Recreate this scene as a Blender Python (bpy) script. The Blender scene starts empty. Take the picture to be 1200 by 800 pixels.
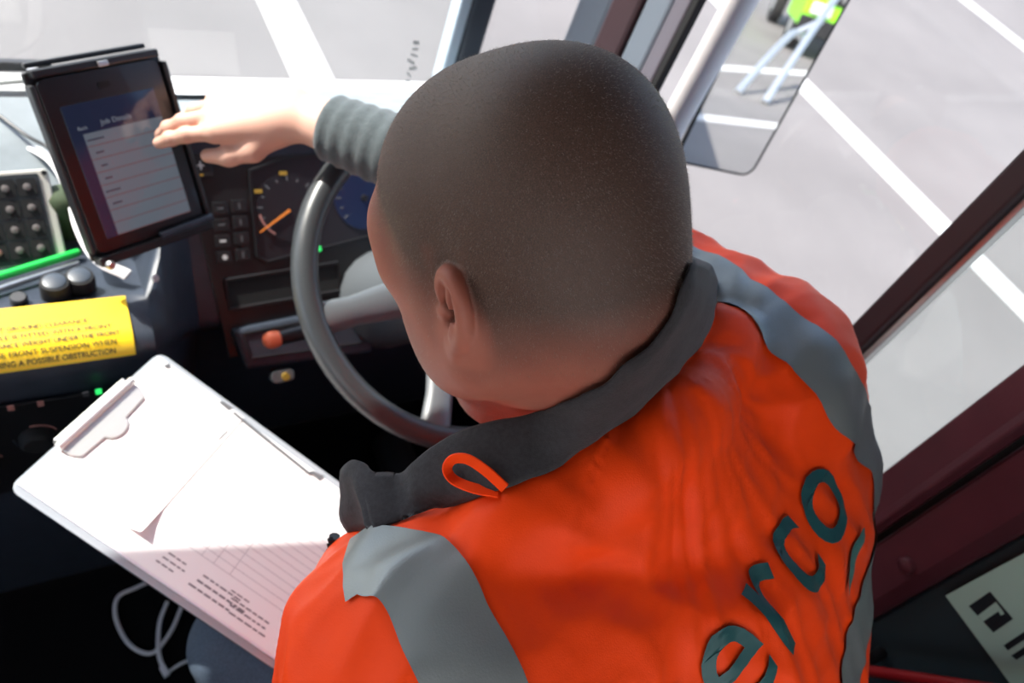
import bpy, bmesh, math, random
import numpy as np
from mathutils import Vector, Matrix, noise
from mathutils.bvhtree import BVHTree

random.seed(7); np.random.seed(7)
C = bpy.context.scene.collection
SC = bpy.context.scene

# ------------------------------------------------------------------ camera
# The camera stands in the cab behind and to the left of the driver, EYE above the car park.
# x = vehicle right, y = vehicle forward, z = up. Cab things are written relative to the eye (K adds the eye).
EYE = np.array([0.0, 0.0, 2.5])
FOC = 900.0
_d = np.array([-380, 780, 900.]); _d /= np.linalg.norm(_d)
_F = np.array([-750, -1405, 900.]); _F -= _d * (_F @ _d); _F /= np.linalg.norm(_F)
_R = np.cross(_d, _F)
if _R[0] < 0: _R = -_R
MC = np.array([_R, _F, -_d])
def ray(px, py): return MC @ np.array([(px - 600) / FOC, (py - 400) / FOC, 1.0])
def onx(px, py, x): r = ray(px, py); return r * (x / r[0])
def ony(px, py, y): r = ray(px, py); return r * (y / r[1])
def onz(px, py, z): r = ray(px, py); return r * (z / r[2])
def onp(px, py, c, n): r = ray(px, py); n = np.array(n, float); return r * ((np.array(c) @ n) / (r @ n))
cam_data = bpy.data.cameras.new('camera'); cam = bpy.data.objects.new('camera', cam_data); C.objects.link(cam)
cm = Matrix.Identity(4)
for i in range(3):
    cm[i][0] = MC[i][0]; cm[i][1] = -MC[i][1]; cm[i][2] = -MC[i][2]; cm[i][3] = EYE[i]
cam.matrix_world = cm
cam_data.sensor_width = 36; cam_data.lens = 27; cam_data.clip_start = 0.02; cam_data.clip_end = 300
cam_data.dof.use_dof = True; cam_data.dof.focus_distance = 0.47; cam_data.dof.aperture_fstop = 7.5
SC.camera = cam

# ------------------------------------------------------------------ sky, sun, exposure
SUN_AZ, SUN_EL = math.radians(40), math.radians(50)          # sun in front and to the left of the lorry
SUN_DIR = np.array([-math.sin(SUN_AZ) * math.cos(SUN_EL), math.cos(SUN_AZ) * math.cos(SUN_EL), math.sin(SUN_EL)])
world = bpy.data.worlds.new('sky'); SC.world = world; world.use_nodes = True
wn = world.node_tree; wn.nodes.clear()
wo = wn.nodes.new('ShaderNodeOutputWorld'); wb = wn.nodes.new('ShaderNodeBackground'); ws = wn.nodes.new('ShaderNodeTexSky')
ws.sky_type = 'NISHITA'; ws.sun_disc = False; ws.sun_elevation = SUN_EL; ws.sun_rotation = -SUN_AZ
ws.air_density = 1.0; ws.dust_density = 2.5; ws.ozone_density = 1.0
wb.inputs['Strength'].default_value = 0.23
wn.links.new(ws.outputs[0], wb.inputs[0]); wn.links.new(wb.outputs[0], wo.inputs[0])
sl = bpy.data.lights.new('sun', 'SUN'); sl.energy = 5.0; sl.angle = math.radians(0.55); sl.color = (1.0, 0.95, 0.88)
so = bpy.data.objects.new('sun', sl); C.objects.link(so)
so.rotation_euler = Vector(SUN_DIR).to_track_quat('Z', 'Y').to_euler(); so.location = (0, 0, 30)
SC.view_settings.view_transform = 'Standard'; SC.view_settings.look = 'None'
SC.view_settings.exposure = 1.15; SC.view_settings.gamma = 1.0; SC.view_settings.use_curve_mapping = False

# ------------------------------------------------------------------ materials
MATS = {}
def mat(name, col, rough=0.5, metal=0.0, var=0.0, vscale=20.0, bump=0.0, bscale=60.0, emit=None, estr=0.0,
        spec=0.5, sheen=0.0, coat=0.0, sss=0.0, col2=None, detail=4.0):
    m = bpy.data.materials.new(name); m.use_nodes = True
    nt = m.node_tree; b = nt.nodes['Principled BSDF']
    b.inputs['Base Color'].default_value = (*col, 1); b.inputs['Roughness'].default_value = rough
    b.inputs['Metallic'].default_value = metal; b.inputs['Specular IOR Level'].default_value = spec
    b.inputs['Sheen Weight'].default_value = sheen; b.inputs['Coat Weight'].default_value = coat
    if sss: b.inputs['Subsurface Weight'].default_value = sss; b.inputs['Subsurface Radius'].default_value = (1, .35, .2); b.inputs['Subsurface Scale'].default_value = 0.006
    if emit: b.inputs['Emission Color'].default_value = (*emit, 1); b.inputs['Emission Strength'].default_value = estr
    tc = nt.nodes.new('ShaderNodeTexCoord')
    if var > 0 or col2:
        n = nt.nodes.new('ShaderNodeTexNoise'); n.inputs['Scale'].default_value = vscale; n.inputs['Detail'].default_value = detail
        nt.links.new(tc.outputs['Object'], n.inputs['Vector'])
        mr = nt.nodes.new('ShaderNodeValToRGB'); mr.color_ramp.elements[0].position = .35; mr.color_ramp.elements[1].position = .65
        c2 = col2 or tuple(min(1, c * (1 + var)) for c in col); c1 = col if col2 else tuple(c * (1 - var) for c in col)
        mr.color_ramp.elements[0].color = (*c1, 1); mr.color_ramp.elements[1].color = (*c2, 1)
        nt.links.new(n.outputs['Fac'], mr.inputs[0]); nt.links.new(mr.outputs[0], b.inputs['Base Color'])
    if bump > 0:
        n2 = nt.nodes.new('ShaderNodeTexNoise'); n2.inputs['Scale'].default_value = bscale; n2.inputs['Detail'].default_value = 3
        nt.links.new(tc.outputs['Object'], n2.inputs['Vector'])
        bp = nt.nodes.new('ShaderNodeBump'); bp.inputs['Strength'].default_value = bump; bp.inputs['Distance'].default_value = 0.002
        nt.links.new(n2.outputs['Fac'], bp.inputs['Height']); nt.links.new(bp.outputs[0], b.inputs['Normal'])
    MATS[name] = m
    return m
def glass_mat(name, tint, refl=0.03, haze=0.0):
    m = bpy.data.materials.new(name); m.use_nodes = True; nt = m.node_tree; nt.nodes.clear()
    out = nt.nodes.new('ShaderNodeOutputMaterial'); tr = nt.nodes.new('ShaderNodeBsdfTransparent'); gl = nt.nodes.new('ShaderNodeBsdfGlossy')
    tr.inputs[0].default_value = (*tint, 1); gl.inputs['Roughness'].default_value = 0.02
    lw = nt.nodes.new('ShaderNodeLayerWeight'); lw.inputs[0].default_value = .5
    pw = nt.nodes.new('ShaderNodeMath'); pw.operation = 'POWER'; pw.inputs[1].default_value = 4.0; nt.links.new(lw.outputs['Facing'], pw.inputs[0])
    fr = nt.nodes.new('ShaderNodeMath'); fr.operation = 'MULTIPLY_ADD'; fr.inputs[1].default_value = .6; fr.inputs[2].default_value = refl; nt.links.new(pw.outputs[0], fr.inputs[0])
    mx = nt.nodes.new('ShaderNodeMixShader'); nt.links.new(fr.outputs[0], mx.inputs[0]); nt.links.new(tr.outputs[0], mx.inputs[1]); nt.links.new(gl.outputs[0], mx.inputs[2])
    last = mx
    if haze > 0:      # dust film on the pane
        df = nt.nodes.new('ShaderNodeBsdfDiffuse'); df.inputs[0].default_value = (.75, .75, .72, 1)
        m2 = nt.nodes.new('ShaderNodeMixShader'); m2.inputs[0].default_value = haze
        nt.links.new(mx.outputs[0], m2.inputs[1]); nt.links.new(df.outputs[0], m2.inputs[2]); last = m2
    nt.links.new(last.outputs[0], out.inputs[0]); MATS[name] = m; return m

def asphalt():
    m = bpy.data.materials.new('asphalt'); m.use_nodes = True; nt = m.node_tree; b = nt.nodes['Principled BSDF']
    tc = nt.nodes.new('ShaderNodeTexCoord')
    n1 = nt.nodes.new('ShaderNodeTexNoise'); n1.inputs['Scale'].default_value = 0.9; n1.inputs['Detail'].default_value = 6
    n2 = nt.nodes.new('ShaderNodeTexNoise'); n2.inputs['Scale'].default_value = 90; n2.inputs['Detail'].default_value = 2
    for n in (n1, n2): nt.links.new(tc.outputs['Object'], n.inputs['Vector'])
    r1 = nt.nodes.new('ShaderNodeValToRGB'); r1.color_ramp.elements[0].position = .3; r1.color_ramp.elements[1].position = .7
    r1.color_ramp.elements[0].color = (.130, .122, .119, 1); r1.color_ramp.elements[1].color = (.164, .154, .150, 1)
    r2 = nt.nodes.new('ShaderNodeValToRGB'); r2.color_ramp.elements[0].color = (.8, .8, .8, 1); r2.color_ramp.elements[1].color = (1.15, 1.15, 1.15, 1)
    mx = nt.nodes.new('ShaderNodeMix'); mx.data_type = 'RGBA'; mx.blend_type = 'MULTIPLY'; mx.inputs[0].default_value = 1
    nt.links.new(n1.outputs[0], r1.inputs[0]); nt.links.new(n2.outputs[0], r2.inputs[0])
    nt.links.new(r1.outputs[0], mx.inputs[6]); nt.links.new(r2.outputs[0], mx.inputs[7]); nt.links.new(mx.outputs[2], b.inputs['Base Color'])
    b.inputs['Roughness'].default_value = .85
    bp = nt.nodes.new('ShaderNodeBump'); bp.inputs['Strength'].default_value = .4; bp.inputs['Distance'].default_value = .01
    nt.links.new(n2.outputs[0], bp.inputs['Height']); nt.links.new(bp.outputs[0], b.inputs['Normal'])
    MATS['asphalt'] = m
asphalt()
def skin_mat():
    """Skin; the shaved scalp is a darker grey-brown, its edge follows the hair line (object space = head space via attribute)."""
    m = bpy.data.materials.new('skin'); m.use_nodes = True; nt = m.node_tree; b = nt.nodes['Principled BSDF']
    at = nt.nodes.new('ShaderNodeAttribute'); at.attribute_name = 'scalp'
    tc = nt.nodes.new('ShaderNodeTexCoord')
    n = nt.nodes.new('ShaderNodeTexNoise'); n.inputs['Scale'].default_value = 26; n.inputs['Detail'].default_value = 5
    nf = nt.nodes.new('ShaderNodeTexNoise'); nf.inputs['Scale'].default_value = 1700; nf.inputs['Detail'].default_value = 2
    for q in (n, nf): nt.links.new(tc.outputs['Object'], q.inputs['Vector'])
    sk = nt.nodes.new('ShaderNodeValToRGB'); sk.color_ramp.elements[0].position = .3; sk.color_ramp.elements[1].position = .7
    sk.color_ramp.elements[0].color = (.34, .100, .064, 1); sk.color_ramp.elements[1].color = (.42, .145, .098, 1)
    hr = nt.nodes.new('ShaderNodeValToRGB'); hr.color_ramp.elements[0].position = .38; hr.color_ramp.elements[1].position = .62
    hr.color_ramp.elements[0].color = (.056, .031, .023, 1); hr.color_ramp.elements[1].color = (.128, .069, .050, 1)
    nt.links.new(n.outputs[0], sk.inputs[0]); nt.links.new(nf.outputs[0], hr.inputs[0])
    mx = nt.nodes.new('ShaderNodeMix'); mx.data_type = 'RGBA'
    nt.links.new(at.outputs['Fac'], mx.inputs[0]); nt.links.new(sk.outputs[0], mx.inputs[6]); nt.links.new(hr.outputs[0], mx.inputs[7])
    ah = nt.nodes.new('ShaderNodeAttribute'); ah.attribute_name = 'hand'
    mh = nt.nodes.new('ShaderNodeMix'); mh.data_type = 'RGBA'; mh.inputs[7].default_value = (.58, .33, .25, 1)  # paler hand skin; strong sunlight is partly put into this colour
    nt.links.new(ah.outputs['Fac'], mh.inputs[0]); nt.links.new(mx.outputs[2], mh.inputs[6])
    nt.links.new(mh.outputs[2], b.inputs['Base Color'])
    b.inputs['Roughness'].default_value = .58; b.inputs['Subsurface Weight'].default_value = .12
    b.inputs['Subsurface Radius'].default_value = (1, .35, .2); b.inputs['Subsurface Scale'].default_value = .006
    bp = nt.nodes.new('ShaderNodeBump'); bp.inputs['Strength'].default_value = .25; bp.inputs['Distance'].default_value = .0008
    nt.links.new(nf.outputs[0], bp.inputs['Height']); nt.links.new(bp.outputs[0], b.inputs['Normal'])
    MATS['skin'] = m
skin_mat()
mat('line_paint', (.50, .50, .49), .7, var=.06, vscale=8)
mat('navy_plastic', (.028, .036, .052), .42, var=.12, vscale=40, bump=.15, bscale=400)
mat('black_plastic', (.010, .010, .012), .38, bump=.1, bscale=500)
mat('matt_black', (.006, .006, .007), .8)
mat('grey_plastic', (.10, .11, .12), .35, bump=.1, bscale=500)
mat('maroon_trim', (.080, .018, .026), .42, var=.15, vscale=12, bump=.1, bscale=300)
mat('dark_maroon', (.026, .008, .012), .55)
mat('blue_grey_trim', (.13, .155, .19), .45)
mat('navy_trim', (.03, .04, .055), .4)
mat('sunlit_edge_trim', (.42, .52, .60), .4)
mat('violet_grey', (.12, .11, .135), .45)
mat('teal_panel', (.020, .034, .040), .55, bump=.1, bscale=300)
mat('alu', (.5, .5, .5), .35, metal=.9)
mat('white_gloss', (.62, .60, .60), .35, var=.05, vscale=10)
mat('chrome', (.85, .83, .80), .38, metal=.75)
mat('rule_grey', (.34, .34, .38), .7)
mat('mirror', (.86, .87, .87), .005, metal=1.0)
mat('cream_case', (.62, .60, .54), .45)
mat('keypad_face', (.030, .038, .045), .5)
mat('button_pale', (.16, .14, .135), .5)
mat('button_red', (.40, .18, .16), .5)
mat('green_clear', (.02, .55, .08), .15, coat=.5)
mat('yellow_label', (.93, .62, .02), .38, var=.03, vscale=15)
mat('ink', (.015, .014, .014), .6)
mat('ink_grey', (.11, .11, .12), .7)
mat('paper', (.86, .86, .86), .75)
mat('paper_lilac', (.80, .77, .83), .75)
mat('clear_edge', (.35, .38, .42), .12, coat=.6)
mat('tablet_black', (.008, .008, .010), .3, coat=.2)
mat('screen', (.02, .025, .04), .08, emit=(.26, .30, .36), estr=.16)
mat('screen_head', (.006, .008, .02), .08, emit=(.03, .04, .09), estr=.15)
mat('screen_row', (.02, .02, .03), .08, emit=(.30, .13, .13), estr=.16)
mat('screen_text', (.005, .006, .01), .1, emit=(.06, .07, .1), estr=.25)
mat('screen_title', (.02, .02, .02), .1, emit=(.45, .5, .6), estr=.16)
mat('orange_knob', (.95, .22, .10), .35, sss=.1)
mat('icon_white', (.55, .55, .55), .5)
mat('amber', (.75, .22, .03), .5, emit=(.8, .25, .03), estr=.05)
mat('yellow_mark', (.36, .22, .03), .5)
mat('blue_dial', (.006, .012, .035), .3, emit=(.02, .05, .18), estr=.05)
mat('dial', (.012, .010, .014), .4)
mat('led_green', (.02, .4, .08), .3, emit=(.03, .8, .15), estr=.6)
mat('led_red', (.6, .03, .03), .3, emit=(.9, .05, .05), estr=.7)
mat('hi_vis', (1.0, .062, .002), .55, var=.03, vscale=6, bump=.12, bscale=900, sheen=.02, spec=.2)
mat('reflective_tape', (.23, .25, .25), .42, metal=.35, bump=.12, bscale=700)
mat('collar_fleece', (.030, .028, .032), .9, var=.2, vscale=300, bump=.3, bscale=900, sheen=.08)
mat('logo_teal', (.012, .085, .09), .5)
mat('knit_grey', (.050, .064, .070), .9, var=.12, vscale=120, bump=.5, bscale=500, sheen=.3)
mat('zip_black', (.01, .01, .012), .5)
mat('denim', (.045, .065, .095), .9, var=.25, vscale=500, bump=.4, bscale=900)
mat('boot_leather', (.012, .011, .01), .5)
mat('seat_cloth', (.02, .02, .024), .95, bump=.4, bscale=300)
mat('seat_red', (.35, .012, .015), .35)
mat('cable_white', (.62, .64, .66), .45)
mat('sign_green', (.40, .56, .47), .45)
mat('sign_ink', (.008, .012, .016), .5)
mat('roof_liner', (.30, .30, .30), .9)
mat('cab_paint', (.70, .70, .70), .3)
mat('lime', (.25, .75, .02), .35)
mat('truck_glass', (.03, .05, .055), .1)
mat('tyre', (.012, .012, .012), .9)
mat('steel', (.60, .62, .62), .35, metal=.8)
mat('stubble', (.45, .38, .33), .6)
mat('dust_olive', (.035, .055, .022), .8)
mat('dash_top_sunlit', (.20, .23, .25), .6, var=.08, vscale=30, bump=.1, bscale=400)
mat('rubber_mat', (.004, .004, .0045), .95, bump=.3, bscale=150, spec=.06)
glass_mat('glass_screen', (.93, .96, .95), haze=.02)
glass_mat('glass_side', (.96, .96, .96))
glass_mat('glass_tint', (.80, .86, .84), haze=.03)

# ------------------------------------------------------------------ mesh helpers
def nrm(v): v = np.array(v, float); return v / np.linalg.norm(v)
def frame_z(z, hint=(0, 0, 1)):
    z = nrm(z); h = np.array(hint, float)
    if abs(z @ nrm(h)) > .98: h = np.array([1., 0, 0])
    x = nrm(np.cross(h, z)); y = np.cross(z, x); return np.array([x, y, z]).T
class MB:
    def __init__(s): s.v = []; s.f = []
    def add(s, vs, fs):
        o = len(s.v); s.v += [tuple(map(float, v)) for v in vs]; s.f += [tuple(i + o for i in f) for f in fs]; return s
    def box(s, c, size, A=None):
        h = np.array(size) / 2; A = np.eye(3) if A is None else np.array(A)
        vs = [np.array(c) + A @ (h * np.array(q)) for q in ((-1,-1,-1),(1,-1,-1),(1,1,-1),(-1,1,-1),(-1,-1,1),(1,-1,1),(1,1,1),(-1,1,1))]
        return s.add(vs, [(0,3,2,1),(4,5,6,7),(0,1,5,4),(1,2,6,5),(2,3,7,6),(3,0,4,7)])
    def prism(s, poly, t0, t1, O, A):
        """poly in (u,v) of frame A (columns u,v,n) at O, extruded from n=t0 to n=t1"""
        O = np.array(O); A = np.array(A); n = len(poly)
        a = [O + A @ np.array([p[0], p[1], t0]) for p in poly]; b = [O + A @ np.array([p[0], p[1], t1]) for p in poly]
        fs = [tuple(range(n - 1, -1, -1)), tuple(range(n, 2 * n))] + [(i, (i + 1) % n, n + (i + 1) % n, n + i) for i in range(n)]
        return s.add(a + b, fs)
    def tube(s, pts, r, n=10, closed=False, ry=None, cap=True):
        pts = [np.array(p, float) for p in pts]; m = len(pts); rs = r if hasattr(r, '__len__') else [r] * m
        vs = []; up = None
        for i in range(m):
            if closed: t = pts[(i + 1) % m] - pts[i - 1]
            else: t = pts[min(i + 1, m - 1)] - pts[max(i - 1, 0)]
            t = nrm(t)
            if up is None:
                up = np.array([0, 0, 1.]) if abs(t[2]) < .9 else np.array([1., 0, 0])
            x = nrm(np.cross(up, t)); up = np.cross(t, x)
            for k in range(n):
                a = 2 * math.pi * k / n
                vs.append(pts[i] + rs[i] * (math.cos(a) * x + math.sin(a) * up * (ry or 1)))
        fs = []
        for i in range(m if closed else m - 1):
            for k in range(n):
                j = (i + 1) % m
                fs.append((i * n + k, i * n + (k + 1) % n, j * n + (k + 1) % n, j * n + k))
        if not closed and cap: fs += [tuple(range(n - 1, -1, -1)), tuple((m - 1) * n + k for k in range(n))]
        return s.add(vs, fs)
    def lathe(s, prof, O, A, n=20):
        """prof: (radius, height) along axis A[:,2]"""
        O = np.array(O); A = np.array(A); vs = []; fs = []; m = len(prof)
        for r, h in prof:
            for k in range(n):
                a = 2 * math.pi * k / n; vs.append(O + A @ np.array([r * math.cos(a), r * math.sin(a), h]))
        for i in range(m - 1):
            for k in range(n): fs.append((i * n + k, i * n + (k + 1) % n, (i + 1) * n + (k + 1) % n, (i + 1) * n + k))
        fs += [tuple(range(n - 1, -1, -1)), tuple((m - 1) * n + k for k in range(n))]
        return s.add(vs, fs)
    def grid(s, P, closed=False):
        """P[i][j] grid of points"""
        a = len(P); b = len(P[0]); fs = []
        for i in range(a - 1):
            for j in range(b if closed else b - 1):
                k = (j + 1) % b; fs.append((i * b + j, i * b + k, (i + 1) * b + k, (i + 1) * b + j))
        return s.add([p for row in P for p in row], fs)
def rrect(w, h, r, n=4, c=(0, 0)):
    o = []
    for cx, cy, a0 in ((w/2-r, h/2-r, 0), (-w/2+r, h/2-r, 90), (-w/2+r, -h/2+r, 180), (w/2-r, -h/2+r, 270)):
        for k in range(n + 1):
            a = math.radians(a0 + 90 * k / n); o.append((c[0] + cx + r * math.cos(a), c[1] + cy + r * math.sin(a)))
    return o
def circle(r, n=24, c=(0, 0)): return [(c[0] + r * math.cos(2*math.pi*k/n), c[1] + r * math.sin(2*math.pi*k/n)) for k in range(n)]
def fillet(pts, r, n=4):
    out = [np.array(pts[0], float)]
    for i in range(1, len(pts) - 1):
        p = np.array(pts[i], float); a = np.array(pts[i-1], float) - p; b = np.array(pts[i+1], float) - p
        q = min(r, np.linalg.norm(a) * .45, np.linalg.norm(b) * .45); a = p + nrm(a) * q; b = p + nrm(b) * q
        for k in range(n + 1):
            t = k / n; out.append((1-t)**2 * a + 2*t*(1-t) * p + t*t * b)
    out.append(np.array(pts[-1], float)); return out
def catmull(pts, n=8, closed=False):
    P = [np.array(p, float) for p in pts]; m = len(P); out = []
    for i in range(m if closed else m - 1):
        p0 = P[i-1] if (closed or i > 0) else 2*P[0]-P[1]; p1 = P[i]; p2 = P[(i+1) % m]
        p3 = P[(i+2) % m] if (closed or i + 2 < m) else 2*P[-1]-P[-2]
        for k in range(n):
            t = k / n; out.append(.5*((2*p1)+(-p0+p2)*t+(2*p0-5*p1+4*p2-p3)*t*t+(-p0+3*p1-3*p2+p3)*t**3))
    if not closed: out.append(P[-1])
    return out

ROOT_LOC = {}
def mesh_data(name, v, f):
    me = bpy.data.meshes.new(name); me.from_pydata([tuple(p) for p in v], [], f); me.update(); return me
def finish(o, smooth, bevel):
    if smooth:
        for p in o.data.polygons: p.use_smooth = True
        if smooth != 'all':
            try: o.data.set_sharp_from_angle(angle=math.radians(40))
            except Exception: pass
    if bevel:
        b = o.modifiers.new('bevel', 'BEVEL'); b.width = bevel; b.segments = 2; b.limit_method = 'ANGLE'; b.angle_limit = math.radians(40)
def fixn(me):
    bm = bmesh.new(); bm.from_mesh(me); bmesh.ops.recalc_face_normals(bm, faces=bm.faces); bm.to_mesh(me); bm.free()
def thing(name, label, cat, loc=None, group=None, kind=None):
    o = bpy.data.objects.new(name, None); C.objects.link(o); o.empty_display_size = .05
    loc = np.array(loc if loc is not None else (0, 0, 0), float) + EYE
    o.location = loc; ROOT_LOC[o.name] = loc
    tag(o, label, cat, group, kind); return o
def tag(o, label=None, cat=None, group=None, kind=None):
    if label: o['label'] = label
    if cat: o['category'] = cat
    if group: o['group'] = group
    if kind: o['kind'] = kind
    return o
def build(mb, name, m, parent=None, smooth=False, bevel=0, rec=True, absolute=False, kind=None, label=None):
    """eye-relative points -> one mesh object; top-level meshes get their origin at the base centre"""
    V = np.array(mb.v, float) + (0 if absolute else EYE)
    if parent is not None: loc = ROOT_LOC[parent.name]; 
    else: loc = np.array([(V[:,0].min()+V[:,0].max())/2, (V[:,1].min()+V[:,1].max())/2, V[:,2].min()])
    me = mesh_data(name, V - loc, mb.f)
    if rec: fixn(me)
    me.materials.append(MATS[m]); o = bpy.data.objects.new(name, me); C.objects.link(o)
    ROOT_LOC[o.name] = loc
    if parent is not None: o.parent = parent
    else: o.location = loc
    finish(o, smooth, bevel)
    if kind: o['kind'] = kind
    if label: o['label'] = label
    return o
_txt = {}
def text2d(body, size=1.0, bold=0.0, spacing=1.0):
    """lettering as 2-D vertices and faces, left aligned, baseline at 0"""
    cu = bpy.data.curves.new('t', 'FONT'); cu.body = body; cu.size = size; cu.offset = bold; cu.space_character = spacing; cu.resolution_u = 6
    o = bpy.data.objects.new('t', cu); C.objects.link(o); dg = bpy.context.evaluated_depsgraph_get(); dg.update()
    me = bpy.data.meshes.new_from_object(o.evaluated_get(dg)); V = [(v.co.x, v.co.y) for v in me.vertices]; Fc = [tuple(p.vertices) for p in me.polygons]
    bpy.data.objects.remove(o); bpy.data.curves.remove(cu); bpy.data.meshes.remove(me); return V, Fc
def put_text(mb, body, size, O, A, x=0, y=0, center=True, bold=0.0, lift=.0003, width=None):
    V, Fc = text2d(body, size, bold)
    xs = [v[0] for v in V]; w = max(xs) - min(xs); sx = (width / w) if width else 1.0
    off = -(min(xs) + w / 2) * sx if center else -min(xs) * sx
    mb.add([np.array(O) + np.array(A) @ np.array([v[0]*sx + off + x, v[1] + y, lift]) for v in V], Fc)
mat('wheel_rubber', (.036, .040, .044), .33, bump=.08, bscale=500)
mat('logo_swoosh', (.05, .16, .15), .5)
mat('etch', (.33, .33, .32), .9)
mat('print_grey', (.19, .19, .21), .7)

# ------------------------------------------------------------------ solid fields (for bodies and clothing): smooth unions on a grid, surface nets
class Field:
    def __init__(s, lo, hi, h):
        s.lo = np.array(lo, float); s.h = h; s.n = np.ceil((np.array(hi) - s.lo) / h).astype(int) + 1
        s.D = np.full(tuple(s.n), .05, np.float32)
    def _win(s, lo, hi):
        a = np.clip(np.floor((lo - s.lo) / s.h).astype(int), 0, s.n); b = np.clip(np.ceil((hi - s.lo) / s.h).astype(int) + 1, 0, s.n)
        if np.any(b <= a): return None
        g = [s.lo[i] + s.h * np.arange(a[i], b[i], dtype=np.float32) for i in range(3)]
        return (slice(a[0], b[0]), slice(a[1], b[1]), slice(a[2], b[2])), np.meshgrid(*g, indexing='ij', copy=False)
    def _mix(s, sl, d, k, sub):
        D = s.D[sl]; d = d.astype(np.float32)
        if sub:
            h = np.clip(.5 - .5 * (D + d) / k, 0, 1); s.D[sl] = D * (1 - h) - d * h + k * h * (1 - h)
        else:
            h = np.clip(.5 + .5 * (D - d) / k, 0, 1); s.D[sl] = D * (1 - h) + d * h - k * h * (1 - h)
    def ell(s, c, r, k=.01, A=None, sub=False):
        c = np.array(c, float); r = np.array(r, float); m = (r.max() if A is not None else r) + k + 4 * s.h
        w = s._win(c - m, c + m)
        if w is None: return s
        sl, (X, Y, Z) = w; X = X - c[0]; Y = Y - c[1]; Z = Z - c[2]
        if A is not None:
            A = np.array(A); X, Y, Z = (A[0,j]*X + A[1,j]*Y + A[2,j]*Z for j in range(3))
        k0 = np.sqrt((X/r[0])**2 + (Y/r[1])**2 + (Z/r[2])**2); k1 = np.sqrt((X/r[0]**2)**2 + (Y/r[1]**2)**2 + (Z/r[2]**2)**2) + 1e-9
        s._mix(sl, k0 * (k0 - 1) / k1, k, sub); return s
    def cone(s, a, b, ra, rb, k=.01, sub=False, flat=None):
        """tapered capsule; flat=(axis, factor) squashes it along an axis"""
        a = np.array(a, float); b = np.array(b, float); m = max(ra, rb) * (1 if flat is None else max(1, 1)) + k + 4 * s.h
        w = s._win(np.minimum(a, b) - m, np.maximum(a, b) + m)
        if w is None: return s
        sl, (X, Y, Z) = w; ab = b - a; X = X - a[0]; Y = Y - a[1]; Z = Z - a[2]
        t = np.clip((X*ab[0] + Y*ab[1] + Z*ab[2]) / max(ab @ ab, 1e-9), 0, 1)
        dx = X - t*ab[0]; dy = Y - t*ab[1]; dz = Z - t*ab[2]
        rr = ra + t * (rb - ra)
        if flat is None: d = np.sqrt(dx*dx + dy*dy + dz*dz) - rr
        else:
            ax = nrm(flat[0]); q = dx*ax[0] + dy*ax[1] + dz*ax[2]; f = flat[1]
            p2 = dx*dx + dy*dy + dz*dz - q*q; L = np.sqrt(p2 + (q/f)**2); d = (L - rr) * np.where(L > 1e-6, np.sqrt((p2 + q*q)) / np.maximum(L, 1e-6), f) 
            d = np.maximum(d, (L - rr) * f) if f > 1 else (L - rr) * np.clip(np.sqrt(p2+q*q)/np.maximum(L,1e-6), f, 1)
        s._mix(sl, d, k, sub); return s
    def chain(s, pts, rs, k=.01, sub=False):
        for i in range(len(pts) - 1): s.cone(pts[i], pts[i+1], rs[i], rs[i+1], k, sub)
        return s
    def mesh(s, smooth=2):
        D = s.D; I = D < 0; nx, ny, nz = D.shape
        cs = np.zeros((nx-1, ny-1, nz-1), np.int8)
        for dx in (0, 1):
            for dy in (0, 1):
                for dz in (0, 1): cs += I[dx:nx-1+dx, dy:ny-1+dy, dz:nz-1+dz]
        cells = np.argwhere((cs > 0) & (cs < 8)); idx = np.full((nx-1, ny-1, nz-1), -1, np.int32)
        idx[tuple(cells.T)] = np.arange(len(cells))
        acc = np.zeros((len(cells), 3)); cnt = np.zeros(len(cells))
        cor = [(x, y, z) for x in (0, 1) for y in (0, 1) for z in (0, 1)]
        vals = {c: D[cells[:,0]+c[0], cells[:,1]+c[1], cells[:,2]+c[2]].astype(float) for c in cor}
        for c in cor:
            for ax in range(3):
                if c[ax] == 0:
                    e = list(c); e[ax] = 1; e = tuple(e); v0 = vals[c]; v1 = vals[e]; m = (v0 < 0) != (v1 < 0)
                    t = np.where(m, v0 / np.where(m, v0 - v1, 1), 0)
                    p = np.repeat(np.array(c, float)[None], len(cells), 0); p[:, ax] += t
                    acc[m] += p[m]; cnt[m] += 1
        V = s.lo + s.h * (cells + acc / cnt[:, None]); faces = []
        for ax in range(3):
            a, b = [(1, 2), (2, 0), (0, 1)][ax]
            sl0 = [slice(1, -1)] * 3; sl1 = [slice(1, -1)] * 3; sl0[ax] = slice(0, D.shape[ax]-1); sl1[ax] = slice(1, D.shape[ax])
            i0 = I[tuple(sl0)]; i1 = I[tuple(sl1)]; E = np.argwhere(i0 != i1)
            if not len(E): continue
            ins = i0[tuple(E.T)]; P = E.copy(); P[:, a] += 1; P[:, b] += 1
            def cell(da, db):
                q = P.copy(); q[:, a] += da; q[:, b] += db; return idx[tuple(q.T)]
            q = np.stack([cell(-1, -1), cell(0, -1), cell(0, 0), cell(-1, 0)], 1)
            q[~ins] = q[~ins][:, ::-1]; faces.append(q)
        Fq = np.concatenate(faces); Fq = Fq[(Fq >= 0).all(1)]
        for _ in range(smooth):
            S = np.zeros_like(V); n = np.zeros(len(V))
            for i in range(4):
                for j in ((i + 1) % 4, (i - 1) % 4): np.add.at(S, Fq[:, i], V[Fq[:, j]]); np.add.at(n, Fq[:, i], 1)
            V = V * .5 + .5 * S / np.maximum(n, 1)[:, None]
        return V, Fq
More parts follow.
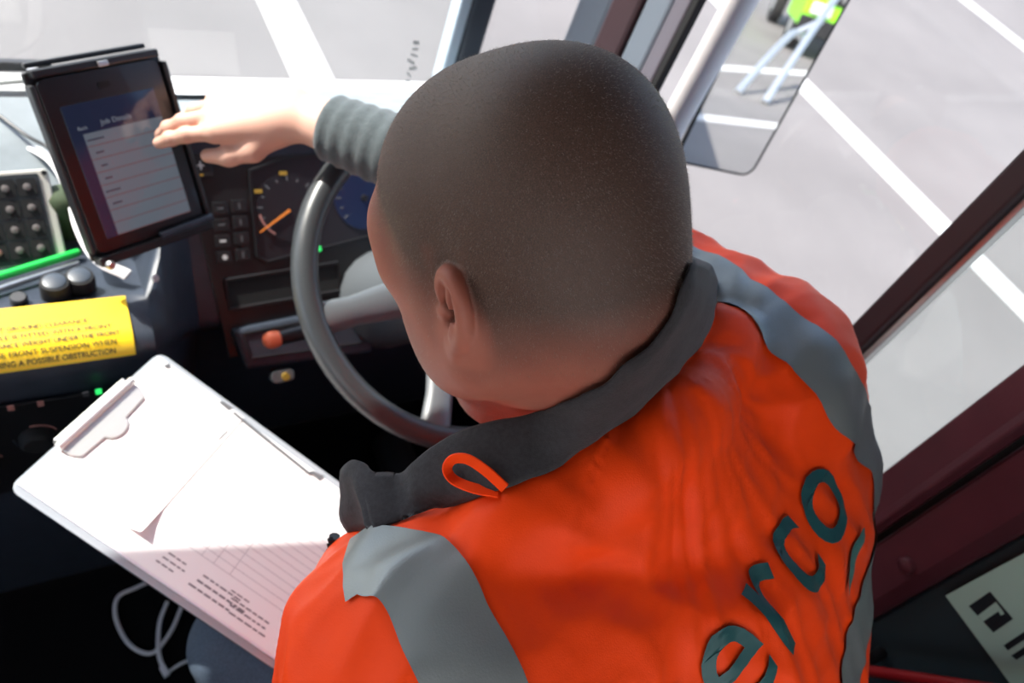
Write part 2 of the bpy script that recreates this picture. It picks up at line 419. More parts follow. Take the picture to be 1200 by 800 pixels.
def vnormals(V, Fq):
    n = np.cross(V[Fq[:,2]] - V[Fq[:,0]], V[Fq[:,3]] - V[Fq[:,1]]); N = np.zeros_like(V)
    for i in range(4): np.add.at(N, Fq[:, i], n)
    return N / np.maximum(np.linalg.norm(N, axis=1), 1e-12)[:, None]
def quads_object(name, V, Fq, m, parent, attrs=None):
    loc = ROOT_LOC[parent.name] if parent is not None else np.zeros(3)
    V = V + EYE - loc; me = bpy.data.meshes.new(name); me.vertices.add(len(V)); me.vertices.foreach_set('co', V.astype(np.float32).ravel())
    me.loops.add(Fq.size); me.loops.foreach_set('vertex_index', Fq.astype(np.int32).ravel())
    me.polygons.add(len(Fq)); me.polygons.foreach_set('loop_start', np.arange(0, Fq.size, 4, dtype=np.int32)); me.polygons.foreach_set('loop_total', np.full(len(Fq), 4, np.int32))
    me.update(calc_edges=True); me.validate()
    me.polygons.foreach_set('use_smooth', np.ones(len(me.polygons), bool))
    for k, a in (attrs or {}).items():
        at = me.attributes.new(k, 'FLOAT', 'POINT'); at.data.foreach_set('value', a.astype(np.float32))
    me.materials.append(MATS[m]); o = bpy.data.objects.new(name, me); C.objects.link(o); ROOT_LOC[o.name] = loc
    if parent is not None: o.parent = parent
    return o

# ------------------------------------------------------------------ the car park
H = EYE[2]
g = MB(); N = 24
g.grid([[(-60 + 120*i/N, -60 + 120*j/N, 0) for j in range(N+1)] for i in range(N+1)])
ground = build(g, 'ground', 'asphalt', rec=False, absolute=True, kind='structure', label='grey asphalt car park')
def painted(x0, y0, x1, y1, w):
    m = MB(); d = nrm([x1-x0, y1-y0, 0]); s = np.array([-d[1], d[0], 0]) * w/2; a = np.array([x0, y0, 0]); b = np.array([x1, y1, 0])
    m.prism([(0, -w/2), (np.linalg.norm(b-a), -w/2), (np.linalg.norm(b-a), w/2), (0, w/2)], .001, .006, a, np.array([d, nrm(s), [0, 0, 1]]).T)
    build(m, 'painted_line', 'line_paint', ground, absolute=True)
for lx in (1.35, 5.44, 10.05, 14.6, -7.0): painted(lx, -1.6 if lx < 3 else -3.4, lx, 9, .235)
painted(1.7, -6.65, 9.4, -12.4, .22)
painted(2.1, -9.75, 9.5, -18.4, .26)
painted(1.75, -16, 1.75, -6.6, .12)

# ------------------------------------------------------------------ the cab shell
ZF = -1.50                        # cab floor
def struct(mb, name, m, smooth=False, bevel=0, label=None): return build(mb, name, m, None, smooth, bevel, kind='structure', label=label)
floor = struct(MB().box((-.3, .40, ZF-.03), (2.3, 1.55, .06)), 'floor', 'rubber_mat')
roof = MB(); roof.box((-.3, .325, .155), (2.3, 1.37, .06)); ceiling = struct(roof, 'ceiling', 'roof_liner', bevel=.01)
# windscreen: header rail and glass between the pillars, slightly leaning
hd = struct(MB().box((-.3, 1.03-.035, .135), (2.3, .07, .07)), 'trim_1', 'navy_trim', bevel=.01)
WB = (1.145, -.83); WT = (1.035, .13)
wg = MB(); nW = 10
wg.grid([[(-1.38 + (0.64+1.38)*i/nW, WB[0] + (WT[0]-WB[0])*j/6, WB[1] + (WT[1]-WB[1])*j/6) for j in range(7)] for i in range(nW+1)])
w1o = struct(wg, 'window_1', 'glass_screen')
random.seed(11)
for k in range(7):       # small etched mark near the pillar, too blurred to read
    cx, cy = 488 - k*1.5 + random.uniform(-2, 2), 50 + k*7.5; ww, hh = random.uniform(2.0, 4.5), random.uniform(1.2, 2.4); sk = random.uniform(-3, 3)
    qa = np.array([onp(x, y, (0, WB[0], WB[1]), (0, 1, .1)) for x, y in ((cx-ww, cy-hh+sk), (cx+ww, cy-hh-sk), (cx+ww, cy+hh-sk), (cx-ww, cy+hh+sk))]) * .995
    build(MB().add(list(qa), [(0, 1, 2, 3)]), 'etched_mark', 'etch', w1o, rec=False)
# right front corner: upright posts as seen, each a moulding with its own section
def post(x, y0, y1, depth, m, z0=-1.0, z1=.12, name='trim_2', bevel=.004):
    return struct(MB().box((x + depth/2, (y0+y1)/2, (z0+z1)/2), (depth, abs(y1-y0), z1-z0)), name, m, bevel=bevel)
# windscreen pillar: outer edge with sunlight put into its pale colour, dark inner moulding (faces the rear)
pp = MB().box((.658, 1.135, -.36), (.022, .035, 1.0)); struct(pp, 'trim_2', 'sunlit_edge_trim', bevel=.004)
pp = MB().box((.690, 1.135, -.36), (.042, .045, 1.0)); struct(pp, 'trim_3', 'navy_trim', bevel=.006)
# quarter glass between the windscreen pillar and the door
qg = MB().add([(.71, 1.13, -.85), (.80, 1.00, -.85), (.80, 1.00, .12), (.71, 1.13, .12)], [(0, 1, 2, 3)]); struct(qg, 'window_2', 'glass_side')
post(.80, 1.02, .934, .05, 'blue_grey_trim', name='trim_4', bevel=.01)
post(.795, .934, .868, .06, 'dark_maroon', name='trim_5', bevel=.008)
post(.80, .866, .813, .020, 'blue_grey_trim', name='trim_6', bevel=.006)
post(.80, .812, .781, .016, 'violet_grey', name='trim_7', bevel=.004)
post(.80, .780, .768, .014, 'matt_black', name='trim_8', bevel=.002)
# door: lower panel, window sill, sliding panes and their upright rails
dl = MB().box((.875, .46, -1.17), (.05, .66, .62)); door = struct(dl, 'door_1', 'maroon_trim', bevel=.01)
sill = struct(MB().box((.865, .46, -.855), (.07, .64, .03)), 'trim_9', 'dark_maroon', bevel=.008)
struct(MB().add([(.862, .29, -.85), (.862, .775, -.85), (.862, .775, .12), (.862, .29, .12)], [(0, 1, 2, 3)]), 'window_3', 'glass_side')
struct(MB().add([(.872, .15, -.85), (.872, .31, -.85), (.872, .31, .12), (.872, .15, .12)], [(0, 1, 2, 3)]), 'window_4', 'glass_tint')
rail = MB().box((.858, .302, -.365), (.03, .030, .97)); struct(rail, 'trim_10', 'dark_maroon', bevel=.004)
struct(MB().box((.868, .282, -.365), (.02, .007, .97)), 'trim_11', 'alu', bevel=.001)
# rear door post: glossy maroon moulding, a black seal groove, then the maroon body pillar with its bolt
rp = MB(); rp.prism([(.830, .110), (.838, .120), (.850, .158), (.885, .158), (.885, .102), (.84, .102)], -1.0, .12, (0, 0, 0), np.eye(3)); struct(rp, 'trim_12', 'maroon_trim', bevel=.003)
struct(MB().box((.868, .100, -.44), (.03, .014, 1.12)), 'trim_13', 'matt_black')
pl = MB(); pl.prism([(.848, .094), (.842, .090), (.838, .040), (.850, .022), (.90, .022), (.90, .094)], -1.3, .12, (0, 0, 0), np.eye(3))
pillar = struct(pl, 'trim_14', 'maroon_trim', bevel=.004)
struct(MB().box((.8485, .0915, -.44), (.004, .005, 1.1)), 'trim_17', 'violet_grey', bevel=.001)
bolt = MB().lathe([(.011, 0), (.011, .004), (.009, .008), (.004, .010)], onx(1064, 661, .840), frame_z((-1, 0, 0)), 16)
build(bolt, 'bolt_cap', 'maroon_trim', pillar, smooth=True)
# side wall panel behind the door post, back wall, left side and nose panels
struct(MB().box((.885, -.17, -.70), (.05, .384, 1.66)), 'wall_right', 'teal_panel', bevel=.004)
bw = MB(); bw.box((-.3, -.385, -1.05), (2.3, .05, .90)); bw.box((-.3, -.385, .02), (2.3, .05, .20)); bw.box((-1.30, -.385, -.34), (.3, .05, .53)); bw.box((.70, -.385, -.34), (.3, .05, .53))
struct(bw, 'wall_back', 'teal_panel')
lw = MB(); lw.box((-1.42, .38, -1.17), (.05, 1.5, .70)); lw.box((-1.42, -.25, -.35), (.05, .28, .95)); lw.box((-1.42, 1.10, -.35), (.05, .09, .95)); lw.box((-1.42, .38, .10), (.05, 1.5, .10))
struct(lw, 'wall_left', 'teal_panel')
struct(MB().add([(-1.41, -.11, -.82), (-1.41, 1.055, -.82), (-1.41, 1.055, .05), (-1.41, -.11, .05)], [(0, 1, 2, 3)]), 'window_5', 'glass_side')
struct(MB().add([(-1.15, -.375, -.60), (.55, -.375, -.60), (.55, -.375, -.08), (-1.15, -.375, -.08)], [(0, 1, 2, 3)]), 'window_6', 'glass_side')
struct(MB().box((-.3, 1.20, -1.20), (2.35, .05, .74)), 'wall_front', 'cab_paint', bevel=.01)
# the lorry's own body behind the cab
lbx = MB().box((-.30, -3.9, -.70), (2.36, 6.0, 2.6)); lb0 = build(lbx, 'load_box', 'cab_paint', None, bevel=.03); tag(lb0, 'pale box body of the lorry standing behind its cab', 'lorry body')
struct(MB().box((.875, 1.0, -1.20), (.05, .42, .70)), 'trim_15', 'maroon_trim', bevel=.01)
# wiper on the outside of the windscreen foot
w0 = ony(-60, 100, 1.17); w1 = ony(42, 92, 1.17)
wi = thing('wiper', 'grey metal wiper arm lying along the foot of the windscreen', 'wiper', w0)
build(MB().tube([w0, w1], .006, 8), 'arm', 'alu', wi, smooth=True)
a = ony(-60, 78, 1.19); b = ony(60, 74, 1.19); build(MB().box((a+b)/2, (np.linalg.norm(b-a), .012, .016)), 'blade', 'black_plastic', wi, bevel=.002)
build(MB().lathe([(.011, -.01), (.013, 0), (.011, .012)], w1, frame_z((0, 0, 1)), 14), 'pivot_cap', 'alu', wi, smooth=True)

# ------------------------------------------------------------------ pale green notice on the side wall
XS = .858
sg0 = onx(1113, 695, XS); su = np.array([0, -1., 0]); sv = np.array([0, 0, 1.])      # along the wall backwards, upwards
A_s = np.array([su, sv, np.cross(su, sv)]).T
sign = thing('notice_plate', 'pale green plate with black pictogram and bars on the side wall behind the door', 'sign', sg0 - np.array([0, 0, .02]))
build(MB().prism([(0, 0), (.16, 0), (.16, .22), (0, .22)], -.004, .010, sg0, A_s), 'plate', 'sign_green', sign, bevel=.001)
def sp(px, py): q = onp(px, py, sg0 + np.array([-.0105, 0, 0]), (1, 0, 0)) - sg0; return (q @ su, q @ sv)
pic = MB(); pk = [sp(1135, 710), sp(1160, 693), sp(1187, 725), sp(1164, 741)]; pic.prism(pk, .0101, .0104, sg0, A_s)
for q in ([(1176, 756), (1205, 737), (1210, 743), (1181, 762)], [(1185, 768), (1215, 748), (1220, 755), (1191, 773)]): pic.prism([sp(*p) for p in q], .0101, .0104, sg0, A_s)
build(pic, 'pictogram_ground', 'sign_ink', sign)
gl = MB(); gl.prism([sp(*p) for p in ((1146, 721), (1167, 705), (1174, 714), (1177, 719), (1173, 721), (1170, 716), (1152, 728))], .0104, .0107, sg0, A_s)
build(gl, 'pictogram', 'sign_green', sign)
gpts = [onx(1000, 783, .80), onx(1060, 792, .80), onx(1150, 806, .80), onx(1260, 822, .80)]
gbar = thing('grab_bar', 'red grab bar low on the side wall in front of the pale green plate', 'handle', gpts[0])
build(MB().tube(gpts, .007, 10), 'bar', 'seat_red', gbar, smooth=True)
for gp_ in (gpts[0], gpts[-1]): build(MB().tube([gp_, gp_ + np.array([.062, 0, 0])], .008, 10), 'bracket', 'black_plastic', gbar, smooth=True)

# ------------------------------------------------------------------ dashboard
FN = nrm((0, -.75, .66)); FU = np.array([1., 0, 0]); FV = np.cross(FN, FU); FO = np.array([.30, .905, -.815])
AF = np.array([FU, FV, FN]).T
def fp(px, py): q = onp(px, py, FO, FN) - FO; return np.array([q @ FU, q @ FV])
dash = thing('dashboard', 'dark navy wraparound truck dashboard with gauges and switches', 'dashboard', (.1, 1.0, ZF))
ftop = FO + FV * .085; fbot = FO - FV * .20
p_driver = [(1.14, -.80), (1.06, -.765), (.985, ftop[2]+.022), (ftop[1]-.012, ftop[2]+.018), (ftop[1], ftop[2]), (fbot[1], fbot[2]), (fbot[1]+.03, fbot[2]-.03), (.80, -1.10), (.90, -1.49)]
p_cons = [(1.14, -.82), (1.07, -.835), (.95, -.892), (.815, -.866), (.735, -.827), (.673, -.8415), (.658, -.869), (.645, -1.12), (.68, -1.49)]
def ledge_z(y): q = sorted(p_cons[:6]); return float(np.interp(y, [a for a, _ in q], [b for _, b in q]))
def on_ledge(px, py, up):
    z = -.85
    for _ in range(12): z = .5*z + .5*(ledge_z(onz(px, py, z)[1]) + up)
    return onz(px, py, z)
mid1 = [tuple(np.array(a)*.72 + np.array(b)*.28) for a, b in zip(p_cons, p_driver)]
mid2 = [tuple(np.array(a)*.30 + np.array(b)*.70) for a, b in zip(p_cons, p_driver)]
st = [(-1.36, p_cons), (.066, p_cons), (.088, [(y, z-.002) for y, z in p_cons]), (.114, mid1), (.138, mid2), (.165, p_driver), (.84, p_driver)]
rows = []
prof = [(x, fillet(p, .03, 4)) for x, p in st]
for x, p in prof: rows.append([(x, q[0], q[1]) for q in p])
db = MB().grid(rows); build(db, 'shell', 'navy_plastic', dash, smooth=True)
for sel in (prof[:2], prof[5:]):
    build(MB().grid([[(x, q[0], q[1] + .003) for q in p[:11]] for x, p in sel]), 'top_skin', 'dash_top_sunlit', dash, smooth=True)
# top skin: same plastic as the shell, with sunlight put into its paler colour; fascia plate with gauge window
build(MB().prism([fp(214, 186), fp(268, 420), fp(420, 392), fp(620, 340), fp(620, 170)], -.004, .004, FO, AF), 'fascia', 'black_plastic', dash, bevel=.002)
win = [fp(291, 200), fp(300, 300), fp(312, 306), fp(455, 270), fp(640, 230), fp(640, 150), fp(330, 186)]
build(MB().prism(win, .004, .006, FO, AF), 'gauge_panel', 'dial', dash)
bz = MB(); wl = [FO + AF @ np.array([*p, .008]) for p in win]; bz.tube(wl + [wl[0]], .0022, 6); build(bz, 'gauge_bezel', 'black_plastic', dash, smooth=True)
def dial(cx, cy, r, m, name):
    c = fp(cx, cy); d = build(MB().prism(circle(r, 32, c), .006, .008, FO, AF), name, m, dash)
    tk = MB()
    for k in range(13):
        a = math.radians(220 - 260*k/12); p0 = c + .78*r*np.array([math.cos(a), math.sin(a)]); t = np.array([math.cos(a), math.sin(a)]); s = np.array([-t[1], t[0]])
        L = .16*r if k % 2 == 0 else .09*r; tk.prism([p0 - s*.0012, p0 + t*L - s*.0012, p0 + t*L + s*.0012, p0 + s*.0012], .008, .0085, FO, AF)
    build(tk, 'tick_marks', 'ink_grey', d, kind='stuff'); return c, d
c1, d1 = dial(338, 243, .052, 'dial', 'rev_counter')
n0 = fp(303, 272); n1 = fp(338, 246); t = (n1 - n0) / np.linalg.norm(n1 - n0); s = np.array([-t[1], t[0]])
build(MB().prism([n0 - s*.0008, n1 - s*.002, n1 + s*.002, n0 + s*.0008], .009, .0105, FO, AF), 'needle', 'amber', d1)
for q in ((301, 224), (330, 203)):
    build(MB().prism(rrect(.012, .006, .001, 2, fp(*q)), .0085, .009, FO, AF), 'warning_mark', 'yellow_mark', d1)
ra = MB(); cc = fp(338, 243); pts = [FO + AF @ np.array([cc[0] + .047*math.cos(a), cc[1] + .047*math.sin(a), .0088]) for a in np.linspace(math.radians(190), math.radians(235), 8)]
ra.tube(pts, .0018, 5); build(ra, 'red_band', 'button_red', d1)
c2, d2 = dial(425, 232, .050, 'blue_dial', 'speedometer')
build(MB().lathe([(.006, .008), (.005, .013)], FO + AF @ np.array([*c2, 0]), AF, 12), 'hub_cap', 'black_plastic', d2, smooth=True)
for (x, y), m in (((372, 291), 'led_green'), ((437, 268), 'led_red')): build(MB().lathe([(.0045, .006), (.0045, .009), (.002, .010)], FO + AF @ np.array([*fp(x, y), 0]), AF, 12), 'warning_lamp', m, dash, smooth=True)
# two columns of switches left of the gauges
for r_ in range(4):
    for c_ in range(2):
        q = fp(257 + c_*22 + r_*1.5, 244 + r_*19 - c_*3)
        b_ = build(MB().prism(rrect(.021, .018, .002, 2, q), .004, .009, FO, AF), 'switch', 'black_plastic', dash, bevel=.0008)
        ic = MB()
        if c_ == 0 and r_ == 3: ic.prism(circle(.004, 10, q + np.array([.001, 0])), .0091, .0094, FO, AF)
        elif c_ == 0: ic.prism(rrect(.009, .0035 if r_ == 2 else .002, .0005, 2, q), .0091, .0094, FO, AF)
        else: ic.prism(rrect(.0018, .009, .0004, 2, q), .0091, .0094, FO, AF)
        build(ic, 'icon', 'ink_grey' if r_ < 2 else 'icon_white' if c_ == 0 else 'ink_grey', b_)
q = fp(234, 194); b_ = build(MB().prism(rrect(.030, .034, .003, 2, q), .004, .008, FO, AF), 'switch', 'black_plastic', dash, bevel=.001)
ic = MB(); ic.prism(rrect(.010, .002, .0005, 2, q), .0081, .0084, FO, AF); ic.prism(rrect(.002, .012, .0005, 2, q), .0081, .0085, FO, AF); build(ic, 'icon', 'icon_white', b_)
build(MB().prism(rrect(.012, .003, .0005, 2, q - np.array([.004, .0135])), .0081, .0084, FO, AF), 'icon', 'yellow_mark', b_)
# storage slot under the gauges
sl_ = [fp(262, 328), fp(268, 362), fp(396, 340), fp(394, 307)]
slot = build(MB().prism(sl_, .004, .006, FO, AF), 'slot', 'matt_black', dash)
rim = MB(); sw = [FO + AF @ np.array([*p, .007]) for p in sl_]; rim.tube(sw + [sw[0]], .003, 6); build(rim, 'slot_rim', 'black_plastic', slot, smooth=True)
# lower shroud with the stalk opening
lp = [fp(268, 384), fp(284, 430), fp(430, 410), fp(430, 352)]
shr = build(MB().prism(lp, .004, .026, FO, AF), 'lower_shroud', 'navy_plastic', dash, bevel=.006)
ri = MB(); lw_ = [FO + AF @ np.array([*p, .0265]) for p in (fp(281, 388), fp(290, 416), fp(420, 398), fp(416, 362))]; ri.tube(lw_ + [lw_[0]], .0015, 6); build(ri, 'panel_groove', 'black_plastic', shr, smooth=True)
ig = FO + AF @ np.array([*fp(327, 437), .02]); ip = build(MB().prism(rrect(.036, .020, .008, 4), -.012, .004, ig, AF), 'ignition_plate', 'grey_plastic', dash, bevel=.001)
build(MB().lathe([(.006, .004), (.006, .008)], ig + AF @ np.array([.004, -.001, 0]), AF, 14), 'ignition_barrel', 'yellow_mark', ip, smooth=True)
# centre console: air vent cut, heater panel with dial rings
CY = .648
def cp(px, py): return ony(px, py, CY)
hp = build(MB().prism([(-.14, -1.10), (.060, -1.10), (.060, -.90), (-.14, -.90)], 0, .004, (0, CY, 0), np.array([[1,0,0],[0,0,1],[0,-1,0]]).T), 'heater_panel', 'black_plastic', dash, bevel=.001)
for px, py, m1, m2 in ((42, 508, 'button_red', 'navy_trim'), (-22, 540, 'button_red', 'navy_trim')):
    c = cp(px, py); Ah = frame_z((0, -1, 0)); k = build(MB().lathe([(.020, 0), (.019, .012), (.015, .016)], c + np.array([0, -.004, 0]), Ah, 20), 'heater_knob', 'matt_black', dash, smooth=True)
    for a0, a1, mm in ((20, 100, m1), (180, 290, m2)):
        rg = MB(); rg.tube([c + np.array([.025*math.cos(a), -.0045, .025*math.sin(a)]) for a in np.linspace(math.radians(a0), math.radians(a1), 9)], .0012, 5); build(rg, 'ring_mark', mm, k)
for px, py, m in ((12, 474, 'button_red'), (47, 469, 'button_red'), (100, 458, 'ink_grey'), (115, 455, 'led_green')):
    build(MB().box(cp(px, py) + np.array([0, -.005, 0]), (.007, .002, .009)), 'icon', m, hp)
# two rotary knobs on the ledge
for px, py in ((66, 343), (95, 336)):
    c = on_ledge(px, py, .006); k = build(MB().lathe([(.0175, -.004), (.0175, .014), (.0160, .021), (.0135, .0215)], c, np.eye(3), 24), 'rotary_knob', 'matt_black', dash, smooth=True)
    build(MB().lathe([(.0130, .0215), (.0130, .0225), (.010, .0235)], c, np.eye(3), 24), 'knob_cap', 'navy_trim', k, smooth=True)
build(MB().lathe([(.010, -.004), (.010, .004), (.008, .006)], on_ledge(22, 351, .005), np.eye(3), 18), 'blank_plug', 'black_plastic', dash, smooth=True)
# pale moulded rail sweeping up behind the tablet
rl = [onz(150, 322, -.825), onz(116, 304, -.82), onz(95, 268, -.82), onz(84, 226, -.82), onz(64, 190, -.835), onz(30, 168, -.845)]
build(MB().tube(catmull(rl, 6), .009, 10, ry=.35), 'trim_rail', 'white_gloss', dash, smooth=True)
screw = MB().lathe([(.005, 0), (.005, .003), (.003, .004)], onp(181, 326, (.115, .78, -.80), (.6, -.5, .6)), frame_z((.6, -.5, .6)), 12); build(screw, 'screw_cap', 'icon_white', dash, smooth=True)

# ------------------------------------------------------------------ yellow notice wrapped over the console lip
stk = thing('warning_sticker', 'yellow printed ground clearance warning sticker wrapped over console edge', 'sticker', (-.02, .68, -.88))
lip = [np.array(p) for p in fillet([(.7390, -.8260), (.673, -.8400), (.6575, -.869), (.655, -.895)], .03, 8)]
def lip_at(s):
    acc = 0
    for i in range(len(lip) - 1):
        L = np.linalg.norm(lip[i+1] - lip[i])
        if acc + L >= s or i == len(lip) - 2:
            t = (lip[i+1] - lip[i]) / L; return lip[i] + t * (s - acc), np.array([-t[1], t[0]])
        acc += L
def lip_pt(u, s, lift):
    p, n = lip_at(s); n = n if n[1] > 0 else -n
    if abs(n[1]) < .2: n = np.array([-abs(n[0]), n[1]])
    return (u, p[0] + n[0]*lift, p[1] + n[1]*lift)
xl, xr, s0, s1 = -.165, .064, .004, .085
ns = 16; face = [[lip_pt(xl + (xr-xl)*i/20, s0 + (s1-s0)*j/ns, .0022) for j in range(ns+1)] for i in range(21)]
build(MB().grid(face), 'sticker_face', 'yellow_label', stk, smooth=True)
lines = [('FRONT GROUND CLEARANCE', .033, .115), ('THIS VEHICLE IS FITTED WITH A FRONT', .044, .165), ('COUNTERBALANCE WEIGHT UNDER THE FRONT', .0545, .181), ('PLEASE RAISE FRONT SUSPENSION WHEN', .065, .170), ('APPROACHING A POSSIBLE OBSTRUCTION', .0755, .165)]
tx = MB()
for body, s, w in lines:
    V, Fc = text2d(body, .0086, .00013); xs = [v[0] for v in V]; k = w / (max(xs) - min(xs)); c0 = (max(xs) + min(xs)) / 2
    tx.add([lip_pt((xl + xr)/2 + .010 + (v[0]-c0)*k, s - v[1] + .003, .0036) for v in V], Fc)
build(tx, 'lettering', 'ink', stk, rec=False)

# ------------------------------------------------------------------ keypad control box standing on the console
KN = nrm((.05, -.72, .70)); KU = nrm(np.cross((0, 0, 1), -KN)); KU = KU if KU[0] > 0 else -KU; KV = np.cross(KN, KU)
kc = ray(68, 253) * 1.04                                     # right edge of its face
AK = np.array([KU, KV, KN]).T
kb = thing('keypad_box', 'cream cased control keypad with rows of round buttons', 'keypad', kc - KV*.06 - KU*.07)
Wk, Hk = .175, .126
O_k = kc - KU * Wk/2
build(MB().prism(rrect(Wk, Hk, .004, 2), -.065, .0, O_k, AK), 'case', 'cream_case', kb, bevel=.002)
build(MB().prism(rrect(Wk-.024, Hk-.010, .003, 2), .0, .0015, O_k, AK), 'face_plate', 'keypad_face', kb)
for i in range(5):
    for j in range(4):
        q = (Wk/2 - .028 - i*.0246, Hk/2 - .022 - j*.0268)
        kk = build(MB().prism(rrect(.022, .023, .0025, 2, q), .0015, .0030, O_k, AK), 'key', 'matt_black', kb)
        build(MB().lathe([(.0048, .003), (.0048, .0050), (.0035, .0056)], O_k + AK @ np.array([*q, 0]), AK, 14), 'button', 'button_red' if (i == 2 and j == 3) else 'button_pale', kk, smooth=True)
build(MB().lathe([(.0035, .0), (.0035, .002)], O_k + AK @ np.array([Wk/2-.005, Hk/2-.005, 0]), AK, 12), 'screw', 'matt_black', kb, smooth=True)
build(MB().prism(rrect(.03, .012, .002, 2, (-.02, 0)), 0, .0006, O_k + AK @ np.array([0, Hk/2, -.03]), np.array([KU, -KN, KV]).T), 'case_mark', 'ink', kb)
# round olive beacon-like cap behind the keypad
oc = onz(74, 228, -.815); ob = build(MB().lathe([(.026, -.062), (.026, -.014), (.022, .000), (.014, .006), (.004, .008)], oc, np.eye(3), 24), 'round_cap', 'dust_olive', None, smooth=True)
tag(ob, 'olive round topped cap between the keypad box and the tablet', 'cap')
# green clear tube lying on the ledge
g0 = on_ledge(-40, 336, .011); g1 = on_ledge(90, 296, .011)
gp = thing('green_rod', 'bright green translucent rod lying in front of the keypad', 'rod', g0)
build(MB().tube([g0, g0*.5+g1*.5, g1], .0058, 12), 'rod', 'green_clear', gp, smooth=True)
build(MB().lathe([(.0058, 0), (.005, .003), (.002, .0055)], g1, frame_z(g1-g0), 12), 'tip', 'green_clear', gp, smooth=True)
e0 = on_ledge(-40, 352, .008); e1 = on_ledge(92, 308, .008)
mp = build(MB().tube([e0, e0*.85+e1*.15, e0*.6+e1*.4, e1], [.004, .004, .0045, .003], 10), 'pen', 'alu', None, smooth=True); tag(mp, 'slim metal pen lying beside the green rod', 'pen')
# loose leads across the dash top
lead = catmull([on_ledge(-10, 128, .010), on_ledge(30, 158, .016), on_ledge(55, 172, .022), on_ledge(75, 190, .032), on_ledge(95, 225, .050)], 6)
o = build(MB().tube(lead, .0026, 8), 'lead', 'black_plastic', None, smooth=True); tag(o, 'thin dark cable running across dash top to the tablet holder', 'cable')
sh = MB(); P = [onz(150, 122, -.782), onz(150, 62+30, -.782), onz(276, 70+18, -.782), onz(285, 116, -.782)]
P = [np.array([.17, 1.062, -.759]), np.array([.17, 1.125, -.788]), np.array([.30, 1.125, -.788]), np.array([.30, 1.062, -.759])]
sh.add([p + np.array([0, 0, .004]) for p in P] + [p + np.array([0, 0, .006]) for p in P], [(0,1,2,3),(4,5,6,7),(0,1,5,4),(1,2,6,5),(2,3,7,6),(3,0,4,7)])
o = build(sh, 'paper_slip', 'paper', None); tag(o, 'white paper lying on the dash top against the windscreen', 'paper')

# ------------------------------------------------------------------ tablet in its holder
TC = np.array([.089, .828, -.678]); TU = nrm((.929, .37, -.013)); TV = np.array((-.182, .487, .854)); TV = nrm(TV - TU*(TU@TV)); TN = np.cross(TU, TV)
AT = np.array([TU, TV, TN]).T; TW, TH = .150, .215
tab = thing('tablet', 'black tablet showing a job details list, clamped in the holder', 'tablet', TC - TV*TH/2)
build(MB().prism(rrect(TW-.006, TH-.008, .010, 4), -.009, -.0012, TC, AT), 'body', 'tablet_black', tab, bevel=.001)
SW, SH = .112, .158
screen = build(MB().prism(rrect(SW, SH, .001, 1), -.0012, -.0006, TC - TV*.008, AT), 'screen', 'screen', tab)
SO = TC - TV*.008
hdm = MB(); hdm.prism([(-SW/2, SH/2-.034), (SW/2, SH/2-.034), (SW/2, SH/2), (-SW/2, SH/2)], -.0006, -.0004, SO, AT); hdm.prism([(-SW/2, -SH/2), (-SW/2+.014, -SH/2), (-SW/2+.014, SH/2-.034), (-SW/2, SH/2-.034)], -.0006, -.0004, SO, AT)
build(hdm, 'title_bar', 'screen_head', screen)
tt = MB(); put_text(tt, 'Job Details', .0085, SO, AT, 0, SH/2-.028, lift=-.0003); put_text(tt, 'Back', .006, SO, AT, -SW/2+.016, SH/2-.029, lift=-.0003); build(tt, 'title_text', 'screen_title', screen, rec=False)
rw = MB(); tw = MB()
for k in range(8):
    y = SH/2 - .034 - .0155*(k+1); rw.prism([(-SW/2+.014, y), (SW/2, y), (SW/2, y+.0011), (-SW/2+.014, y+.0011)], -.0006, -.0004, SO, AT)
    if k < 6: tw.prism(rrect([.020, .010, .008, .009, .018, .012][k], .0022, .0004, 1, (-SW/2 + .026, y + .0075)), -.0006, -.0004, SO, AT)
build(rw, 'row_rule', 'screen_row', screen); build(tw, 'row_text', 'screen_text', screen)
build(MB().prism(rrect(.014, .007, .003, 4, (0, TH/2-.022)), -.0012, -.0002, TC, AT), 'speaker_slot', 'matt_black', tab)
hol = thing('tablet_holder', 'black clamp frame holding the tablet on its stalk', 'holder', onz(140, 300, -.86))
fr = MB()
fr.prism([(-TW/2-.004, -TH/2-.004), (TW/2+.004, -TH/2-.004), (TW/2+.004, TH/2+.004), (-TW/2-.004, TH/2+.004)], -.016, -.0095, TC, AT); build(fr, 'back_plate', 'black_plastic', hol, bevel=.002)
for s in (-1, 1): build(MB().box(TC + AT @ np.array([s*(TW/2+.0025), 0, -.005]), (.006, TH*.92, .018), AT), 'side_rail', 'black_plastic', hol, bevel=.002)
tr = MB(); tr.box(TC + AT @ np.array([0, TH/2+.002, -.005]), (TW*.98, .009, .018), AT); to = build(tr, 'top_rail', 'black_plastic', hol, bevel=.002)
build(MB().box(TC + AT @ np.array([-.004, TH/2+.011, -.014]), (TW*.93, .006, .010), AT), 'top_hinge_bar', 'black_plastic', to, bevel=.002)
build(MB().box(TC + AT @ np.array([.004, TH/2+.001, .005]), (.012, .006, .004), AT), 'latch', 'alu', to, bevel=.001)
bl = MB().box(TC + AT @ np.array([0, -TH/2-.003, -.002]), (TW*1.02, .012, .022), AT); bo = build(bl, 'bottom_rail', 'black_plastic', hol, bevel=.002)
build(MB().tube([TC + AT @ np.array([.005, -TH/2+.004, .006]), TC + AT @ np.array([TW/2+.004, -TH/2+.006, .006])], .0055, 10), 'lock_bar', 'navy_plastic', bo, smooth=True)
build(MB().lathe([(.006, 0), (.006, .006), (.004, .009)], TC + AT @ np.array([-TW/2+.008, -TH/2-.008, .006]), AT, 12), 'screw_knob', 'alu', bo, smooth=True)
